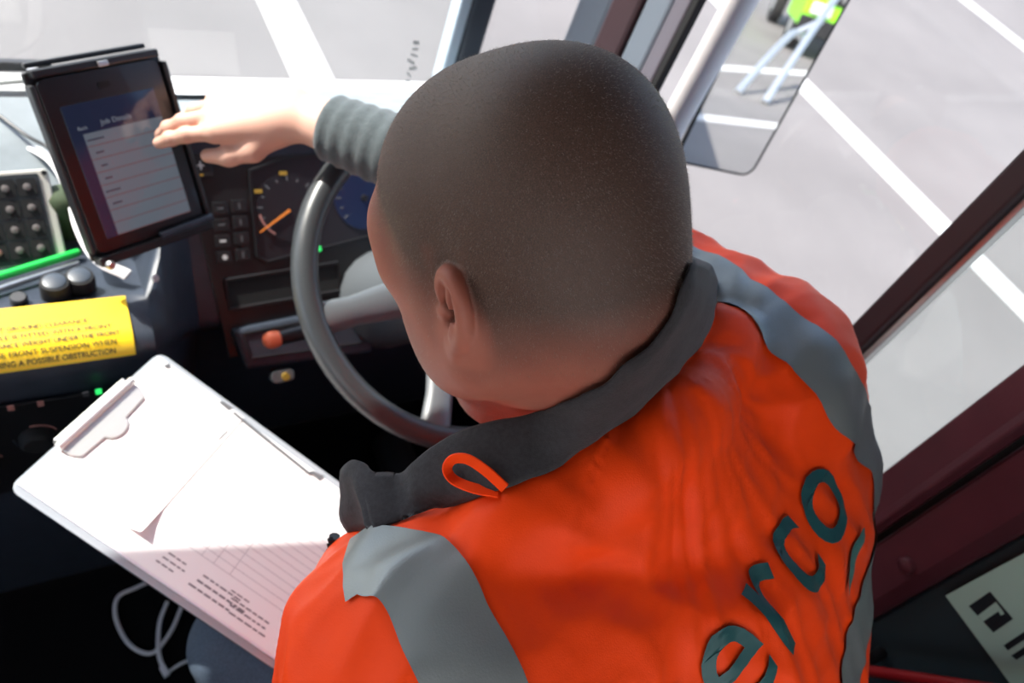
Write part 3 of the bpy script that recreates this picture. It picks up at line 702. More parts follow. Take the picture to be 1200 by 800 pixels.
sb = TC + AT @ np.array([0, -.03, -.02]); se = np.array([sb[0]-.02, sb[1]+.05, -.862]); build(MB().tube(catmull([sb, sb + np.array([.005, .03, -.02]), se], 6), .012, 12), 'stalk', 'black_plastic', hol, smooth=True)

# ------------------------------------------------------------------ steering wheel and column
WC = np.array([.462, .597, -.707]); WTL = .54; WU = np.array([1., 0, 0]); WV = np.array([0, math.cos(WTL), math.sin(WTL)]); WN = np.cross(WU, WV); WR = .214
AW = np.array([WU, WV, WN]).T
sw_ = thing('steering_wheel', 'dark grey four spoke steering wheel in front of the driver', 'steering wheel', WC - WN*.05)
build(MB().tube([WC + AW @ np.array([WR*math.cos(a), WR*math.sin(a), 0]) for a in np.linspace(0, 2*math.pi, 73)[:-1]], .0165, 14, closed=True), 'rim', 'wheel_rubber', sw_, smooth='all')
hub = MB().lathe([(.070, -.055), (.082, -.03), (.080, -.008), (.060, .004), (.02, .008), (.003, .008)], WC, AW, 28); build(hub, 'hub_pad', 'grey_plastic', sw_, smooth=True)
for ad in (-172, -114, -66, -8):
    a = math.radians(ad); t = np.array([math.cos(a), math.sin(a)]); s = np.array([-t[1], t[0]]); P = []
    for r_, w, z, th in ((.06, .030, -.022, .012), (.11, .024, -.020, .011), (.16, .019, -.010, .010), (.20, .021, -.002, .012), (.214, .026, 0, .010)):
        P.append([WC + AW @ np.array([*(t*r_ + s*w*math.cos(b)), z + th*math.sin(b)]) for b in np.linspace(0, 2*math.pi, 13)[:-1]])
    build(MB().grid(P, closed=True), 'spoke', 'grey_plastic', sw_, smooth=True)
col = thing('steering_column', 'grey steering column shroud behind the wheel with orange tipped stalk', 'column', (WC[0], .80, -1.1))
cb = MB(); ax0 = WC - WN*.055; ax1 = WC - WN*.30 + np.array([0, .04, 0]); cb.tube([ax0, ax0*.7+ax1*.3, ax1], [.058, .070, .085], 20); build(cb, 'shroud', 'grey_plastic', col, smooth=True)
t0 = onp(318, 398, FO + FN*.085, FN); t1 = onp(400, 377, FO + FN*.075, FN); t2 = ax0*.7 + ax1*.3
stl = build(MB().tube([t0 + nrm(t1-t0)*.012, t0*.5+t1*.5, t1, t2], [.0115, .0125, .012, .012], 14), 'stalk', 'black_plastic', col, smooth=True)
build(MB().lathe([(.0110, .012), (.0128, .005), (.0128, -.002), (.0105, -.008), (.006, -.0115), (.001, -.0125)], t0, frame_z(t1-t0), 18), 'end_button', 'orange_knob', stl, smooth=True)

# ------------------------------------------------------------------ clipboard with its sheets
B0 = np.array([-.083, .493, -.833]); B1 = np.array([.090, .651, -.843]); B2 = np.array([.143, .240, -.918])
CU = nrm(B1 - B0); CVd = B2 - B0; CVd = nrm(CVd - CU*(CU@CVd)); CN = np.cross(CU, CVd); 
if CN[2] < 0: CN = -CN
AC = np.array([CU, CVd, CN]).T                          # u across, v from the clip down the page, n up
BW, BL = .235, .350
def cq(px, py, h=.006): q = onp(px, py, B0 + CN*h, CN) - B0; return np.array([q @ CU, q @ CVd])
clip = thing('clipboard', 'dark clipboard with clear edge and chrome clip, held on the driver lap', 'clipboard', B0*.5 + B2*.5 + CU*BW/2 - CN*.004)
build(MB().prism(rrect(BW, BL, .012, 4, (BW/2, BL/2)), -.004, -.0012, B0, AC), 'board', 'black_plastic', clip, bevel=.0005)
build(MB().prism(rrect(BW, BL, .012, 4, (BW/2, BL/2)), -.0012, .0, B0, AC), 'clear_cover', 'clear_edge', clip, bevel=.0003)
# sheets: a lower pad, a printed form, and a shorter blank sheet with a lifted corner
def sheet(name, u0, u1, v0, v1, h0, h1, m, label, group=None, lift=None):
    mb = MB(); nu, nv = 10, 14; top = []; bot = []
    for i in range(nu+1):
        rt = []; rb = []
        for j in range(nv+1):
            u = u0 + (u1-u0)*i/nu; v = v0 + (v1-v0)*j/nv; dz = lift(i/nu, j/nv) if lift else 0
            rt.append(B0 + AC @ np.array([u, v, h1 + dz])); rb.append(B0 + AC @ np.array([u, v, h0 + dz]))
        top.append(rt); bot.append(rb)
    mb.grid(top); mb.grid([r[::-1] for r in bot])
    n = (nu+1)*(nv+1)
    edge = [(0, j) for j in range(nv)] + [(i, nv) for i in range(nu)] + [(nu, nv-j) for j in range(nv)] + [(nu-i, 0) for i in range(nu)]
    ids = [i*(nv+1)+j for i, j in edge]; idb = [n + i*(nv+1)+(nv-j) for i, j in edge]
    for k in range(len(ids)): mb.f.append((ids[k], ids[(k+1) % len(ids)], idb[(k+1) % len(ids)], idb[k]))
    o = build(mb, name, m, None, smooth=True); tag(o, label, 'paper', group); return o
sheet('paper_pad', .008, .222, .004, .338, .0004, .0034, 'paper_lilac', 'thick pad of lilac edged paper lowest on the clipboard')
form = sheet('printed_form', .010, .224, .006, .334, .0036, .0042, 'paper', 'printed ruled form under the blank sheet on the clipboard')
_bc = cq(163, 627)
sheet('blank_sheet', _bc[0], .226, .004, _bc[1], .0046, .0050, 'paper', 'shorter plain white sheet on top with its corner lifted',
      lift=lambda a, b: .0005*b + .012*max(0, (b-.80)/.2)**2 * max(0, (.22-a)/.22)**1.5)
rl_ = MB()
def rule(u0, v0, u1, v1, w=.0005, h=.00435):
    a = np.array([u0, v0]); b = np.array([u1, v1]); t = nrm(b-a); s = np.array([-t[1], t[0]])*w/2
    rl_.add([B0 + AC @ np.array([*(q), h]) for q in (a-s, b-s, b+s, a+s)], [(0, 1, 2, 3)])
for k in range(17): rule(.055 + k*.0098, .150, .055 + k*.0098, .330)
for v in (.200, .216, .238, .322): rule(.055, v, .215, v)
build(rl_, 'ruled_lines', 'rule_grey', form, rec=False, kind='stuff')
pt = MB()
random.seed(3)
for (u, v0, n, w) in ((.022, .165, 3, .0032), (.029, .168, 4, .0032), (.036, .170, 3, .0032), (.021, .208, 6, .0040), (.029, .213, 7, .0044), (.037, .215, 6, .0036), (.020, .262, 5, .0036), (.027, .258, 6, .0036), (.034, .255, 6, .0036), (.041, .250, 3, .003)):
    v = v0
    for k in range(n):
        L = random.uniform(.004, .010); pt.add([B0 + AC @ np.array([a, b, .00437]) for a, b in ((u, v), (u+w*.55, v), (u+w*.55, v+L), (u, v+L))], [(0, 1, 2, 3)]); v += L + .0016
build(pt, 'print_block', 'print_grey', form, rec=False, kind='stuff')
# heading strip along the right edge of the blank sheet
blank = bpy.data.objects['blank_sheet']
for pts_ in (((255, 470), (262, 470), (274, 478), (268, 481)), ((362, 553), (366, 551), (381, 558), (374, 562)), ((272, 484), (275, 482), (366, 555), (362, 556)),
             ((254, 516), (266, 504), (268, 505), (258, 515)), ((191, 428), (198, 425), (201, 430), (196, 432))):
    build(MB().add([B0 + AC @ np.array([*cq(*p), .0058]) for p in pts_], [(0, 1, 2, 3)]), 'heading_print', 'ink_grey', blank, rec=False)
# chrome clip
u0, u1 = cq(62, 520)[0], cq(158, 452)[0]; um = (u0+u1)/2; hw = (u1-u0)/2
pl_ = [(-hw, .004), (hw, .004), (hw, .020), (hw-.006, .030)] + [(.017*math.cos(a) + 0, .030 + .013*math.sin(a)) for a in np.linspace(.15, math.pi-.15, 8)] + [(-hw+.006, .030), (-hw, .020)]
cpl = build(MB().prism([(um+p[0], p[1]) for p in pl_], .0062, .0078, B0 + CN*0, AC), 'clip_plate', 'chrome', clip, bevel=.0006)
build(MB().tube([B0 + AC @ np.array([um-hw-.002, .006, .0095]), B0 + AC @ np.array([um+hw+.002, .006, .0095])], .0048, 12), 'clip_roll', 'chrome', cpl, smooth=True)
build(MB().prism([(um-hw+.003, -.004), (um+hw-.003, -.004), (um+hw-.003, .004), (um-hw+.003, .004)], .0, .010, B0, AC), 'clip_base', 'chrome', clip, bevel=.001)

# ------------------------------------------------------------------ white lead hanging beside the clipboard
pts = [onz(*p) for p in ((250, 650, -1.492), (205, 668, -1.492), (160, 688, -1.492), (138, 700, -1.492), (136, 725, -1.492), (152, 755, -1.492), (178, 765, -1.492), (200, 740, -1.492), (215, 705, -1.492))]
pts2 = [onz(*p) for p in ((196, 705, -1.490), (187, 730, -1.490), (186, 765, -1.490), (193, 786, -1.490))]
pts3 = [onz(*p) for p in ((193, 790, -1.490), (215, 776, -1.490), (236, 771, -1.492))]
wc_ = thing('white_cable', 'thin white cable lying in a loop on the dark cab floor', 'cable', pts[4])
build(MB().tube(catmull(pts, 6) , .0038, 8), 'loop', 'cable_white', wc_, smooth=True)
build(MB().tube(catmull(pts2, 6), .0038, 8), 'lead', 'cable_white', wc_, smooth=True)
build(MB().tube(catmull(pts3, 6), .0030, 8), 'tail', 'cable_white', wc_, smooth=True)
build(MB().box(pts2[-1], (.020, .012, .010), frame_z((1, .3, 0))), 'plug', 'cable_white', wc_, bevel=.001)
# ------------------------------------------------------------------ door mirror outside
MCN = ray(890, 60) * 1.36
MNv = nrm((-.50, -1.46, .205))
MU = nrm(np.cross((0, 0, 1), MNv)); MU = MU if MU[0] > 0 else -MU
MV = np.cross(MNv, MU); MV = MV if MV[2] > 0 else -MV
AM = np.array([MU, MV, np.cross(MU, MV)]).T
def mq(px, py): q = onp(px, py, MCN, MNv) - MCN; return np.array([q @ MU, q @ MV])
bl_, br_ = mq(792, 188), mq(884, 196)
mw = br_[0] - bl_[0]; mx = (bl_[0]+br_[0])/2; mb0 = min(bl_[1], br_[1]); mh = .46
mir = thing('door_mirror', 'tall door mirror on pale arm outside the door window', 'mirror', MCN + AM @ np.array([mx, mb0, 0]))
sg = 1 if (AM[:, 2] @ MNv) > 0 else -1
build(MB().prism(rrect(mw, mh, .022, 5, (mx, mb0 + mh/2)), -.002*sg, .0, MCN, AM), 'mirror_glass', 'mirror', mir)
ed = MB(); ed.tube([MCN + AM @ np.array([*p, -.002*sg]) for p in rrect(mw+.002, mh+.002, .023, 6, (mx, mb0 + mh/2))], .0035, 6, closed=True); build(ed, 'glass_edge', 'matt_black', mir, smooth=True)
hs_ = MB(); hs_.prism(rrect(mw+.004, mh+.004, .024, 5, (mx, mb0+mh/2)), -.014*sg, -.003*sg, MCN, AM); build(hs_, 'housing', 'black_plastic', mir, bevel=.003)
arm = MB(); la = MCN + AM @ np.array([mx - mw/2 - .040, mb0 - .02, -.01*sg]); lb = la + np.array([0, 0, .56]); arm.tube([la, la*.5+lb*.5, lb], .026, 16); build(arm, 'arm', 'white_gloss', mir, smooth=True)
for z in (.05, .45):
    p = la + np.array([0, 0, z]); build(MB().tube([p, np.array([.86, .90, p[2]])], .012, 10), 'bracket', 'black_plastic', mir, smooth=True)

# ------------------------------------------------------------------ lime lorry and steel hoop behind, seen in the mirror
def lorry(x, y, rz, label):
    base = np.array([x, y, -H]); cz, sz = math.cos(rz), math.sin(rz); AL = np.array([[cz, -sz, 0], [sz, cz, 0], [0, 0, 1]])
    T = thing('lorry', label, 'lorry', base, 'lime green lorries parked behind')
    P = lambda q: base + AL @ np.array(q, float)
    def b(name, c, s, m, parent=T, bev=.03): return build(MB().box(P(c), s, AL), name, m, parent, bevel=bev)
    b('chassis', (0, -2.6, .75), (1.0, 6.6, .28), 'matt_black')
    cabm = MB(); cabm.prism([(0, .55), (1.9, .55), (1.9, 2.75), (1.75, 2.9), (.25, 2.9), (0, 1.75)], -1.2, 1.2, P((0, .55, 0)), AL @ np.array([[0, 0, 1], [-1, 0, 0], [0, 1, 0]]).astype(float))
    cb_ = build(cabm, 'cab', 'lime', T, bevel=.05)
    ws_ = MB(); ws_.add([P(q) for q in ((-1.05, .545, 1.72), (1.05, .545, 1.72), (1.02, .31, 2.8), (-1.02, .31, 2.8))], [(0, 1, 2, 3)]); ws_.add([P(q) for q in ((-1.05, .575, 1.72), (1.05, .575, 1.72), (1.02, .34, 2.8), (-1.02, .34, 2.8))], [(0, 1, 2, 3)])
    build(ws_, 'windscreen', 'truck_glass', cb_)
    for s in (-1, 1):
        b('side_window', (s*1.2, -.35, 2.2), (.03, .95, .9), 'truck_glass', cb_, .01)
        b('headlamp', (s*.85, .56, .95), (.42, .06, .22), 'white_gloss', cb_, .02)
        b('wing_mirror', (s*1.4, .45, 2.3), (.16, .10, .5), 'matt_black', cb_)
        for wy in (-.35, -4.2):
            w = MB().lathe([(.2, -.13), (.48, -.13), (.5, -.08), (.5, .08), (.48, .13), (.2, .13)], P((s*1.05, wy, .5)), AL @ frame_z((1, 0, 0)), 24)
            wo_ = build(w, 'wheel', 'tyre', T, smooth=True)
            build(MB().lathe([(.24, -.135*1), (.24, .135)], P((s*1.05, wy, .5)), AL @ frame_z((1, 0, 0)), 20), 'wheel_rim', 'steel', wo_, smooth=True)
    b('bumper', (0, .60, .62), (2.4, .16, .34), 'matt_black', cb_); b('grille', (0, .565, 1.25), (1.5, .05, .3), 'matt_black', cb_)
    b('body', (0, -3.7, 1.95), (2.4, 4.4, 1.9), 'lime'); 
    for k in range(5): b('body_rib', (1.22, -1.9 - k*.9, 1.95), (.05, .10, 1.85), 'lime', T, .01)
    return T
lorry(6.2, -15.6, math.radians(4), 'lime green lorry parked behind, mirrored beside the steel arms')
lorry(4.4, -28.0, math.radians(2), 'farther lime green lorry mirrored at the top of the door mirror')
arms = thing('lifting_arms', 'pair of slanted steel lifting arms before the lime green lorry', 'lifting arms', (3.6, -9.8, -H))
for bx, by, tx, ty, tz in ((3.2, -9.3, 3.95, -10.7, .85), (3.6, -9.2, 4.6, -11.6, 1.55)):
    pa = [(bx, by, -H+.02), (bx + (tx-bx)*.5, by + (ty-by)*.5, -H + tz*.62), (bx + (tx-bx)*.85, by + (ty-by)*.85, -H + tz*.95), (tx, ty, -H + tz), (tx + .25, ty - .5, -H + tz*.9)]
    build(MB().tube(catmull(pa, 5), .055, 12), 'arm_tube', 'steel', arms, smooth=True)
build(MB().tube([(3.95, -10.7, -H+.85), (4.3, -10.9, -H+1.1)], .05, 10), 'cross_tube', 'steel', arms, smooth=True)

# ------------------------------------------------------------------ driver seat
seat = thing('driver_seat', 'dark cloth driver seat under the driver', 'seat', (.48, -.10, ZF))
cu_ = MB().box((.48, .05, -1.165), (.50, .50, .14)); build(cu_, 'cushion', 'seat_cloth', seat, bevel=.04)
br2 = MB(); Ab = Matrix.Rotation(math.radians(6), 3, 'X'); br2.box((.48, -.26, -.84), (.46, .08, .56), np.array(Ab)); build(br2, 'backrest', 'seat_cloth', seat, bevel=.04)
build(MB().box((.48, .0, -1.30), (.36, .40, .14)), 'suspension_box', 'black_plastic', seat, bevel=.02); build(MB().box((.48, 0, -1.43), (.42, .46, .14)), 'plinth', 'black_plastic', seat, bevel=.01)
HEAD_YAW, HEAD_PITCH, HEAD_ROLL = 18.2, 34, 2.2
LOGO_SCALE, LOGO_DU, LOGO_DV = 0.96, 0.019, -0.007

# ------------------------------------------------------------------ the driver
person = thing('person', 'bald driver in orange hi-vis jacket bending over a clipboard, hand at tablet', 'person', (.47, .02, -1.01))
# skeleton, eye-relative
HC = ray(616.5, 254.5) * .498
def rotm(yaw, pitch, roll):       # yaw left, pitch face down, roll to the left; columns: right, face, up
    Rz = Matrix.Rotation(math.radians(yaw), 3, 'Z'); Rx = Matrix.Rotation(math.radians(-pitch), 3, 'X'); Ry = Matrix.Rotation(math.radians(-roll), 3, 'Y')
    return np.array(Rz @ Rx @ Ry)
AH = rotm(HEAD_YAW, HEAD_PITCH, HEAD_ROLL)
NB = np.array([.352, .252, -.462])          # neck root
C7 = np.array([.385, .205, -.425])
SHR = np.array([0.543, 0.245, -0.506]); SHL = np.array([0.197, 0.111, -0.567])
TIP = onp(170, 137, TC + TN*.012, TN)
WRR = ray(345, 133) * .93; ELR = np.array([.480, .540, -.530])
ELL = np.array([0.132, 0.077, -0.787]); WRL = B0 + AC @ np.array([.060, .430, -.064])
HIP = np.array([.470, -.020, -.920]); HPR = np.array([.565, .0, -.935]); HPL = np.array([.375, .0, -.935])
KNR = np.array([.600, .455, -.985]); KNL = np.array([.150, .330, -1.070]); ANR = np.array([.570, .60, -1.40]); ANL = np.array([.17, .40, -1.42])
YOKE = [ray(a, b)*d + np.array([.010, -.016, -.030]) for a, b, d in ((838, 365, .620), (800, 428, .568), (760, 470, .543), (700, 517, .527), (640, 554, .517), (590, 576, .512))]
JQP = dict(C7=[0.42, 0.163, -0.488], SHR=SHR, SHL=SHL, T8=[0.516, 0.098, -0.573], L3=[0.495, 0.001, -0.655], HIP=HIP, ELR=ELR, WRR=WRR, ELL=ELL, WRL=WRL,
           FRL=[0.187, 0.186, -0.605], TY=.49, k=0.9087, rs=0.1043, rl=0.071, yoke=YOKE)

def head_mesh():
    f = Field((-.115, -.150, -.235), (.115, .150, .125), .0014)
    f.ell((0, -.006, .018), (.0785, .1000, .086), .01)
    f.ell((0, -.046, -.010), (.0690, .0520, .066), .03)             # occiput
    f.ell((0, -.040, .048), (.0600, .0480, .048), .03)             # crown
    f.ell((0, .038, .016), (.0670, .0530, .064), .03)              # forehead
    f.ell((0, .042, -.052), (.0600, .0480, .074), .03)             # mid face
    for s in (-1, 1):
        f.cone((s*.060, -.006, -.074), (s*.022, .074, -.115), .022, .021, .03)    # jaw
        f.ell((s*.060, .022, -.052), (.019, .040, .050), .025)     # cheek
        f.ell((s*.054, .060, -.024), (.019, .022, .014), .018)     # cheekbone
        f.cone((s*.014, .089, .014), (s*.046, .072, .016), .013, .011, .014)      # brow
    f.cone((-.012, .084, -.116), (.012, .084, -.116), .018, .018, .02)
    f.cone((0, .094, .004), (0, .116, -.040), .009, .013, .012)
    for s in (-1, 1):
        f.ell((s*.013, .104, -.044), (.009, .012, .009), .008)
        f.ell((s*.030, .100, -.004), (.018, .013, .011), .010, sub=True); f.ell((s*.055, .068, .0), (.016, .020, .022), .016)
        f.ell((s*.032, .077, -.005), (.014, .014, .012), .004)
    f.ell((0, .094, -.071), (.025, .011, .006), .006); f.ell((0, .094, -.081), (.022, .011, .007), .006)
    f.ell((0, .107, -.0762), (.026, .004, .0012), .004, sub=True)
    # neck, in head space towards the neck root
    L = lambda p: AH.T @ (np.array(p) - HC)
    f.cone((0, -.030, -.045), L(NB), .060, .044, .035)
    f.cone((0, .012, -.075), L(NB + np.array([-.045, .045, -.02])), .045, .046, .03)
    f.cone((0, -.050, -.040), (0, -.046, -.075), .044, .036, .035)
    for s in (-1, 1): f.cone((s*.052, -.025, -.050), L(NB + AH[:, 0]*s*.012), .022, .024, .03)
    # ears: frame with a (backwards-outwards), b (up), c (outer face)
    for s in (-1, 1):
        o = np.array([s*.0765, -.002, -.031]); es = .84
        b = nrm((0, -.16, 1)); a = nrm(np.array([s*.38, -.92, -.10])); a = nrm(a - b*(a@b)); c = np.cross(a, b); c = c if c[0]*s > 0 else -c
        E = lambda x, y, z: o + (a*x + b*y + c*z)*es
        AE = np.array([a, b, c]).T
        f.ell(E(.013, .002, -.002), (.017, .028, .0042), .005, AE)
        hel = [(.002, .006, .003), (-.001, .018, .004), (.006, .030, .004), (.017, .033, .0035), (.027, .026, .003), (.031, .012, .002), (.029, -.004, .0015), (.024, -.016, .002), (.016, -.025, .0025)]
        hel = catmull([np.array(h) for h in hel], 3); f.chain([E(*h) for h in hel], list(np.linspace(.0036, .0036, len(hel))), .004)
        ant = catmull([np.array(h) for h in ((.014, .022, .003), (.021, .010, .0035), (.021, -.004, .004), (.015, -.014, .004))], 3); f.chain([E(*h) for h in ant], [.0032]*len(ant), .004)
        f.ell(E(.011, .000, .0035), (.0085, .0115, .0065), .003, AE, sub=True)   # concha
        f.ell(E(.024, .014, .006), (.003, .012, .003), .003, AE, sub=True)
        f.ell(E(.001, -.003, .003), (.0045, .0065, .004), .004)                     # tragus
        f.ell(E(.011, -.027, .002), (.0088, .0105, .0050), .003, AE)                # lobe
    V, Q = f.mesh(2)
    # scalp mask in head space
    x, y, z = V.T; 
    line = -.085 + .030*np.clip((y+.02)/.05, 0, 1) + .06*np.clip((y-.03)/.05, 0, 1)
    sc = np.clip((z - line)/.060, 0, 1); sc *= np.clip((.090 - y - .15*np.maximum(0, .03-z))/.03, 0, 1)
    em = np.clip((np.abs(x)-.0785)/.004, 0, 1)*np.clip((z+.070)/.006, 0, 1)*np.clip((.012-z)/.006, 0, 1)*np.clip((y+.046)/.008, 0, 1)*np.clip((.014-y)/.008, 0, 1); sc *= 1 - em
    jaw = .30*np.clip((y-.01)/.03, 0, 1)*np.clip((-.035 - z)/.03, 0, 1)
    return HC + V @ AH.T, Q, np.maximum(sc, jaw), V
def hand_field(W, A, mirror, curl, h=.0016, elbow=None):
    """W wrist, A columns: (x, y to fingers, z back of hand); thumb at -x for a right hand"""
    S = -1 if mirror else 1
    f = Field((-.09, -.16, -.085), (.09, .215, .085), h); X = lambda x, y, z: (S*x, y, z)
    fd = np.array(A).T @ nrm(np.array(elbow) - np.array(W)) * .12; fs = np.array([.012, 0, 0])
    f.cone(fd - fs, (-.010, .0, 0), .0265, .0205, .02); f.cone(fd + fs, (.010, .0, 0), .0265, .0205, .02)
    kn = [(-.031, .092, .003), (-.010, .097, .006), (.011, .092, .004), (.030, .082, 0)]
    for x, y, z in kn: f.cone(X(x*.5, .005, -.001), X(x, y, z-.002), .0175, .0125, .018)
    f.ell(X(-.024, .040, -.012), (.016, .034, .014), .015)            # thumb ball
    f.ell(X(.022, .038, -.011), (.014, .036, .012), .015)
    for (x, y, z), L, cu in zip(kn, (.073, .081, .075, .059), curl):
        p = np.array((x, y, z)); ang = 0; pts = [p]; 
        sp = x * .9
        for seg, (fr, bend) in enumerate(((.46, cu[0]), (.30, cu[1]), (.24, cu[2]))):
            ang += math.radians(bend); d = np.array([sp*1.0, math.cos(ang), -math.sin(ang)]); d = nrm(d); p = p + d*L*fr; pts.append(p)
        f.chain([X(*q) for q in pts], [.0100, .0092, .0083, .0070], .004)
        for q in pts[1:-1]: f.ell(X(*(q + np.array([0, 0, .0018]))), (.0085, .0085, .0078), .004)
    th = [(-.022, .022, -.010), (-.042, .050, -.018), (-.047, .080, -.022), (-.044, .106, -.024)]
    f.chain([X(*q) for q in th], [.0150, .0125, .0108, .0085], .008)
    V, Q = f.mesh(2)
    return np.array(W) + V @ np.array(A).T, Q, V
hy = nrm(TIP + np.array([0, 0, .004]) - WRR); 
hz = nrm(np.array([.10, -.30, .95])); hz = nrm(hz - hy*(hz@hy)); hx = np.cross(hy, hz)
A_R = np.array([hx, hy, hz]).T
ly = nrm(CU*.35 - CVd*.9 + CN*.13); lz = nrm(-CN); lz = nrm(lz - ly*(lz@ly)); lx = np.cross(ly, lz); A_L = np.array([lx, ly, lz]).T
hm = head_mesh(); scalp = hm[2]
hr = hand_field(WRR, A_R, False, ((6, 10, 6), (12, 16, 10), (20, 22, 14), (26, 26, 16)), elbow=ELR)
hl = hand_field(WRL, A_L, True, ((2, 3, 3), (2, 3, 3), (2, 3, 3), (2, 3, 3)), elbow=ELL)
bf = Field((-.08, -.20, -1.52), (.75, .75, -.36), .0075)
bch = np.array([-math.sin(JQP['TY']), math.cos(JQP['TY']), 0])
bf.chain([NB, np.array(JQP['T8']) + bch*.10, np.array(JQP['L3']) + bch*.08, HIP + np.array([0, .03, 0])], [.045, .075, .085, .10], .04)
bf.cone(np.array(JQP['T8']) + bch*.09, SHR, .05, .04, .04); bf.cone(np.array(JQP['T8']) + bch*.09, SHL, .05, .04, .04)
for sh_, el, wr in ((SHR, ELR, WRR), (SHL, ELL, WRL)): bf.chain([sh_, el, wr], [.045, .040, .024], .02)
for hp2, kn_, an in ((HPR, KNR, ANR), (HPL, KNL, ANL)):
    bf.chain([hp2, kn_, an], [.078, .052, .038], .03); bf.cone(an, an + np.array([0, .12, -.055]), .030, .024, .02)
bm_ = bf.mesh(1)
Vb = np.concatenate([hm[0], hr[0], hl[0], bm_[0]]); o1 = len(hm[0]); o2 = o1 + len(hr[0]); o3 = o2 + len(hl[0])
Qb = np.concatenate([hm[1], hr[1] + o1, hl[1] + o2, bm_[1] + o3])
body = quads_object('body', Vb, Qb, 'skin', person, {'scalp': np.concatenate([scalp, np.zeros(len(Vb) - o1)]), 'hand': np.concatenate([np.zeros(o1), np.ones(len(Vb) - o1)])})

# --- jacket
TY = JQP['TY']                       # upper body turned to the left
def jacket_field(Field, q, h):
    """q: dict of joints and sizes (eye-relative)"""
    C7, SHR, SHL, T8, L3, HIP = (np.array(q[k], float) for k in ('C7', 'SHR', 'SHL', 'T8', 'L3', 'HIP'))
    ELR, WRR, ELL, WRL, FRL = (np.array(q[k], float) for k in ('ELR', 'WRR', 'ELL', 'WRL', 'FRL'))
    TYa = q['TY']; tr_ = np.array([math.cos(TYa), math.sin(TYa), 0]); ch = np.array([-math.sin(TYa), math.cos(TYa), 0]); k_ = q['k']
    f = Field((-.06, -.24, -1.02), (.82, .74, -.26), h)
    up = np.array([0, 0, 1.])
    N0 = C7 + ch*.035 - up*.045                     # root of the neck, under the collar
    f.cone(N0, T8 + ch*.09, .062*k_, .115*k_, .06)
    for s, SH in ((1, SHR), (-1, SHL)):
        f.cone(N0 + tr_*s*.02, SH, .056*k_, q['rs'], .05)
        sc_ = T8 + ch*.035 + tr_*s*.100              # shoulder blade
        f.cone(sc_, SH, .085*k_, q['rs'], .05); f.cone(sc_, L3 + ch*.06 + tr_*s*.06, .085*k_, .125*k_, .06); f.cone(sc_, T8 + ch*.045, .085*k_, .098*k_, .05)
        f.cone(L3 + ch*.06 + tr_*s*.06, HIP + ch*.04 + tr_*s*.05, .125*k_, .135*k_, .06)
        f.cone(T8 + ch*.13 + tr_*s*.06, L3 + ch*.12 + tr_*s*.05, .09*k_, .11*k_, .06)
    f.cone(N0 + ch*.03 - up*.03, T8 + ch*.15, .06*k_, .10*k_, .05)
    f.chain([SHR, ELR, ELR*.88 + WRR*.12], [q['rs'], .068, .058], .03)
    f.chain([SHL, ELL, ELL*.3 + WRL*.7], [q['rl'], .074, .060], .03)
    # yoke rising to the collar seam
    for y_ in q['yoke']: f.cone(y_, T8 + ch*.06, .024, .085*k_, .03)
    f.chain(list(q['yoke']) + [SHL + up*.02], [.024]*len(q['yoke']) + [.05], .02)
    # open left front panel hanging from the collar end
    f.cone(SHL + ch*.02 + up*.02, FRL, .062, .030, .045); f.cone(FRL, FRL - up*.14, .030, .035, .04)
    f.cone(N0 + ch*.02, FRL, .050, .030, .04)
    return f
JV, JQ = jacket_field(Field, JQP, .0040).mesh(3)
JN = vnormals(JV, JQ)
TR = np.array([math.cos(TY), math.sin(TY), 0]); TF = np.array([-math.sin(TY), math.cos(TY), 0])
def fold_disp(P, N):
    out = np.zeros(len(P))
    for i, p in enumerate(P):
        a = (p - C7); u = a @ TR; w = a @ TF; z = a[2]
        r = math.sqrt(u*u + w*w + z*z) + 1e-6
        # creases fanning from the collar towards each shoulder, drags across the back, broad puffs
        warp = noise.noise(Vector((u*7, w*7, z*7))) * .5
        n1 = noise.noise(Vector((math.atan2(w - .6*z, u)*5.0 + warp, r*5.0, 3.1)))
        n2 = noise.noise(Vector((u*9 + 3 + warp, (w*.5 + z)*22, w*9)))
        n3 = noise.noise(Vector((u*26 + warp*3, (w + z)*12, z*20 + 7)))
        rid = (1 - abs(n1)*2)
        n4 = 1 - 2*abs(noise.noise(Vector((u*15 + warp*2, w*15 + 4, z*15 - warp*2))))
        n5 = 1 - 2*abs(noise.noise(Vector((u*34 + 9, w*30 - warp*3, z*34))))
        out[i] = .0036*rid*min(1, r/.08) + .0032*n2 + .0018*n3 + .0044*n4 + .0010*n5
    return out
JV2 = JV + JN * fold_disp(JV, JN)[:, None]
JN2 = vnormals(JV2, JQ)
jacket = quads_object('hi_vis_jacket', JV2, JQ, 'hi_vis', person)
jacket['label'] = 'bright orange high visibility jacket with grey reflective bands'
bvh = BVHTree.FromPolygons([Vector(v) for v in JV2], [tuple(q) for q in JQ.tolist()])
def hit(o, d, far=2.0):
    r = bvh.ray_cast(Vector(o), Vector(nrm(d)), far); return (np.array(r[0]), np.array(r[1])) if r[0] is not None else (None, None)
def pix_hit(px, py):
    return hit((0, 0, 0), ray(px, py))
def drape(rows, lift):
    """rows of (origin, direction) -> grid points lying on the jacket"""
    out = []
    for r in rows:
        o_ = []
        for org, d in r:
            p, n = hit(org, d); 
            if p is None: o_ = None; break
            o_.append(p + n*lift)
        if o_: out.append(o_)
    return out
def band(name, grid_, m, th=.0012, parent=None):
    mb = MB(); mb.grid(grid_)
    # turn-down edges so that the band has thickness
    return build(mb, name, m, parent or jacket, smooth='all', rec=False)
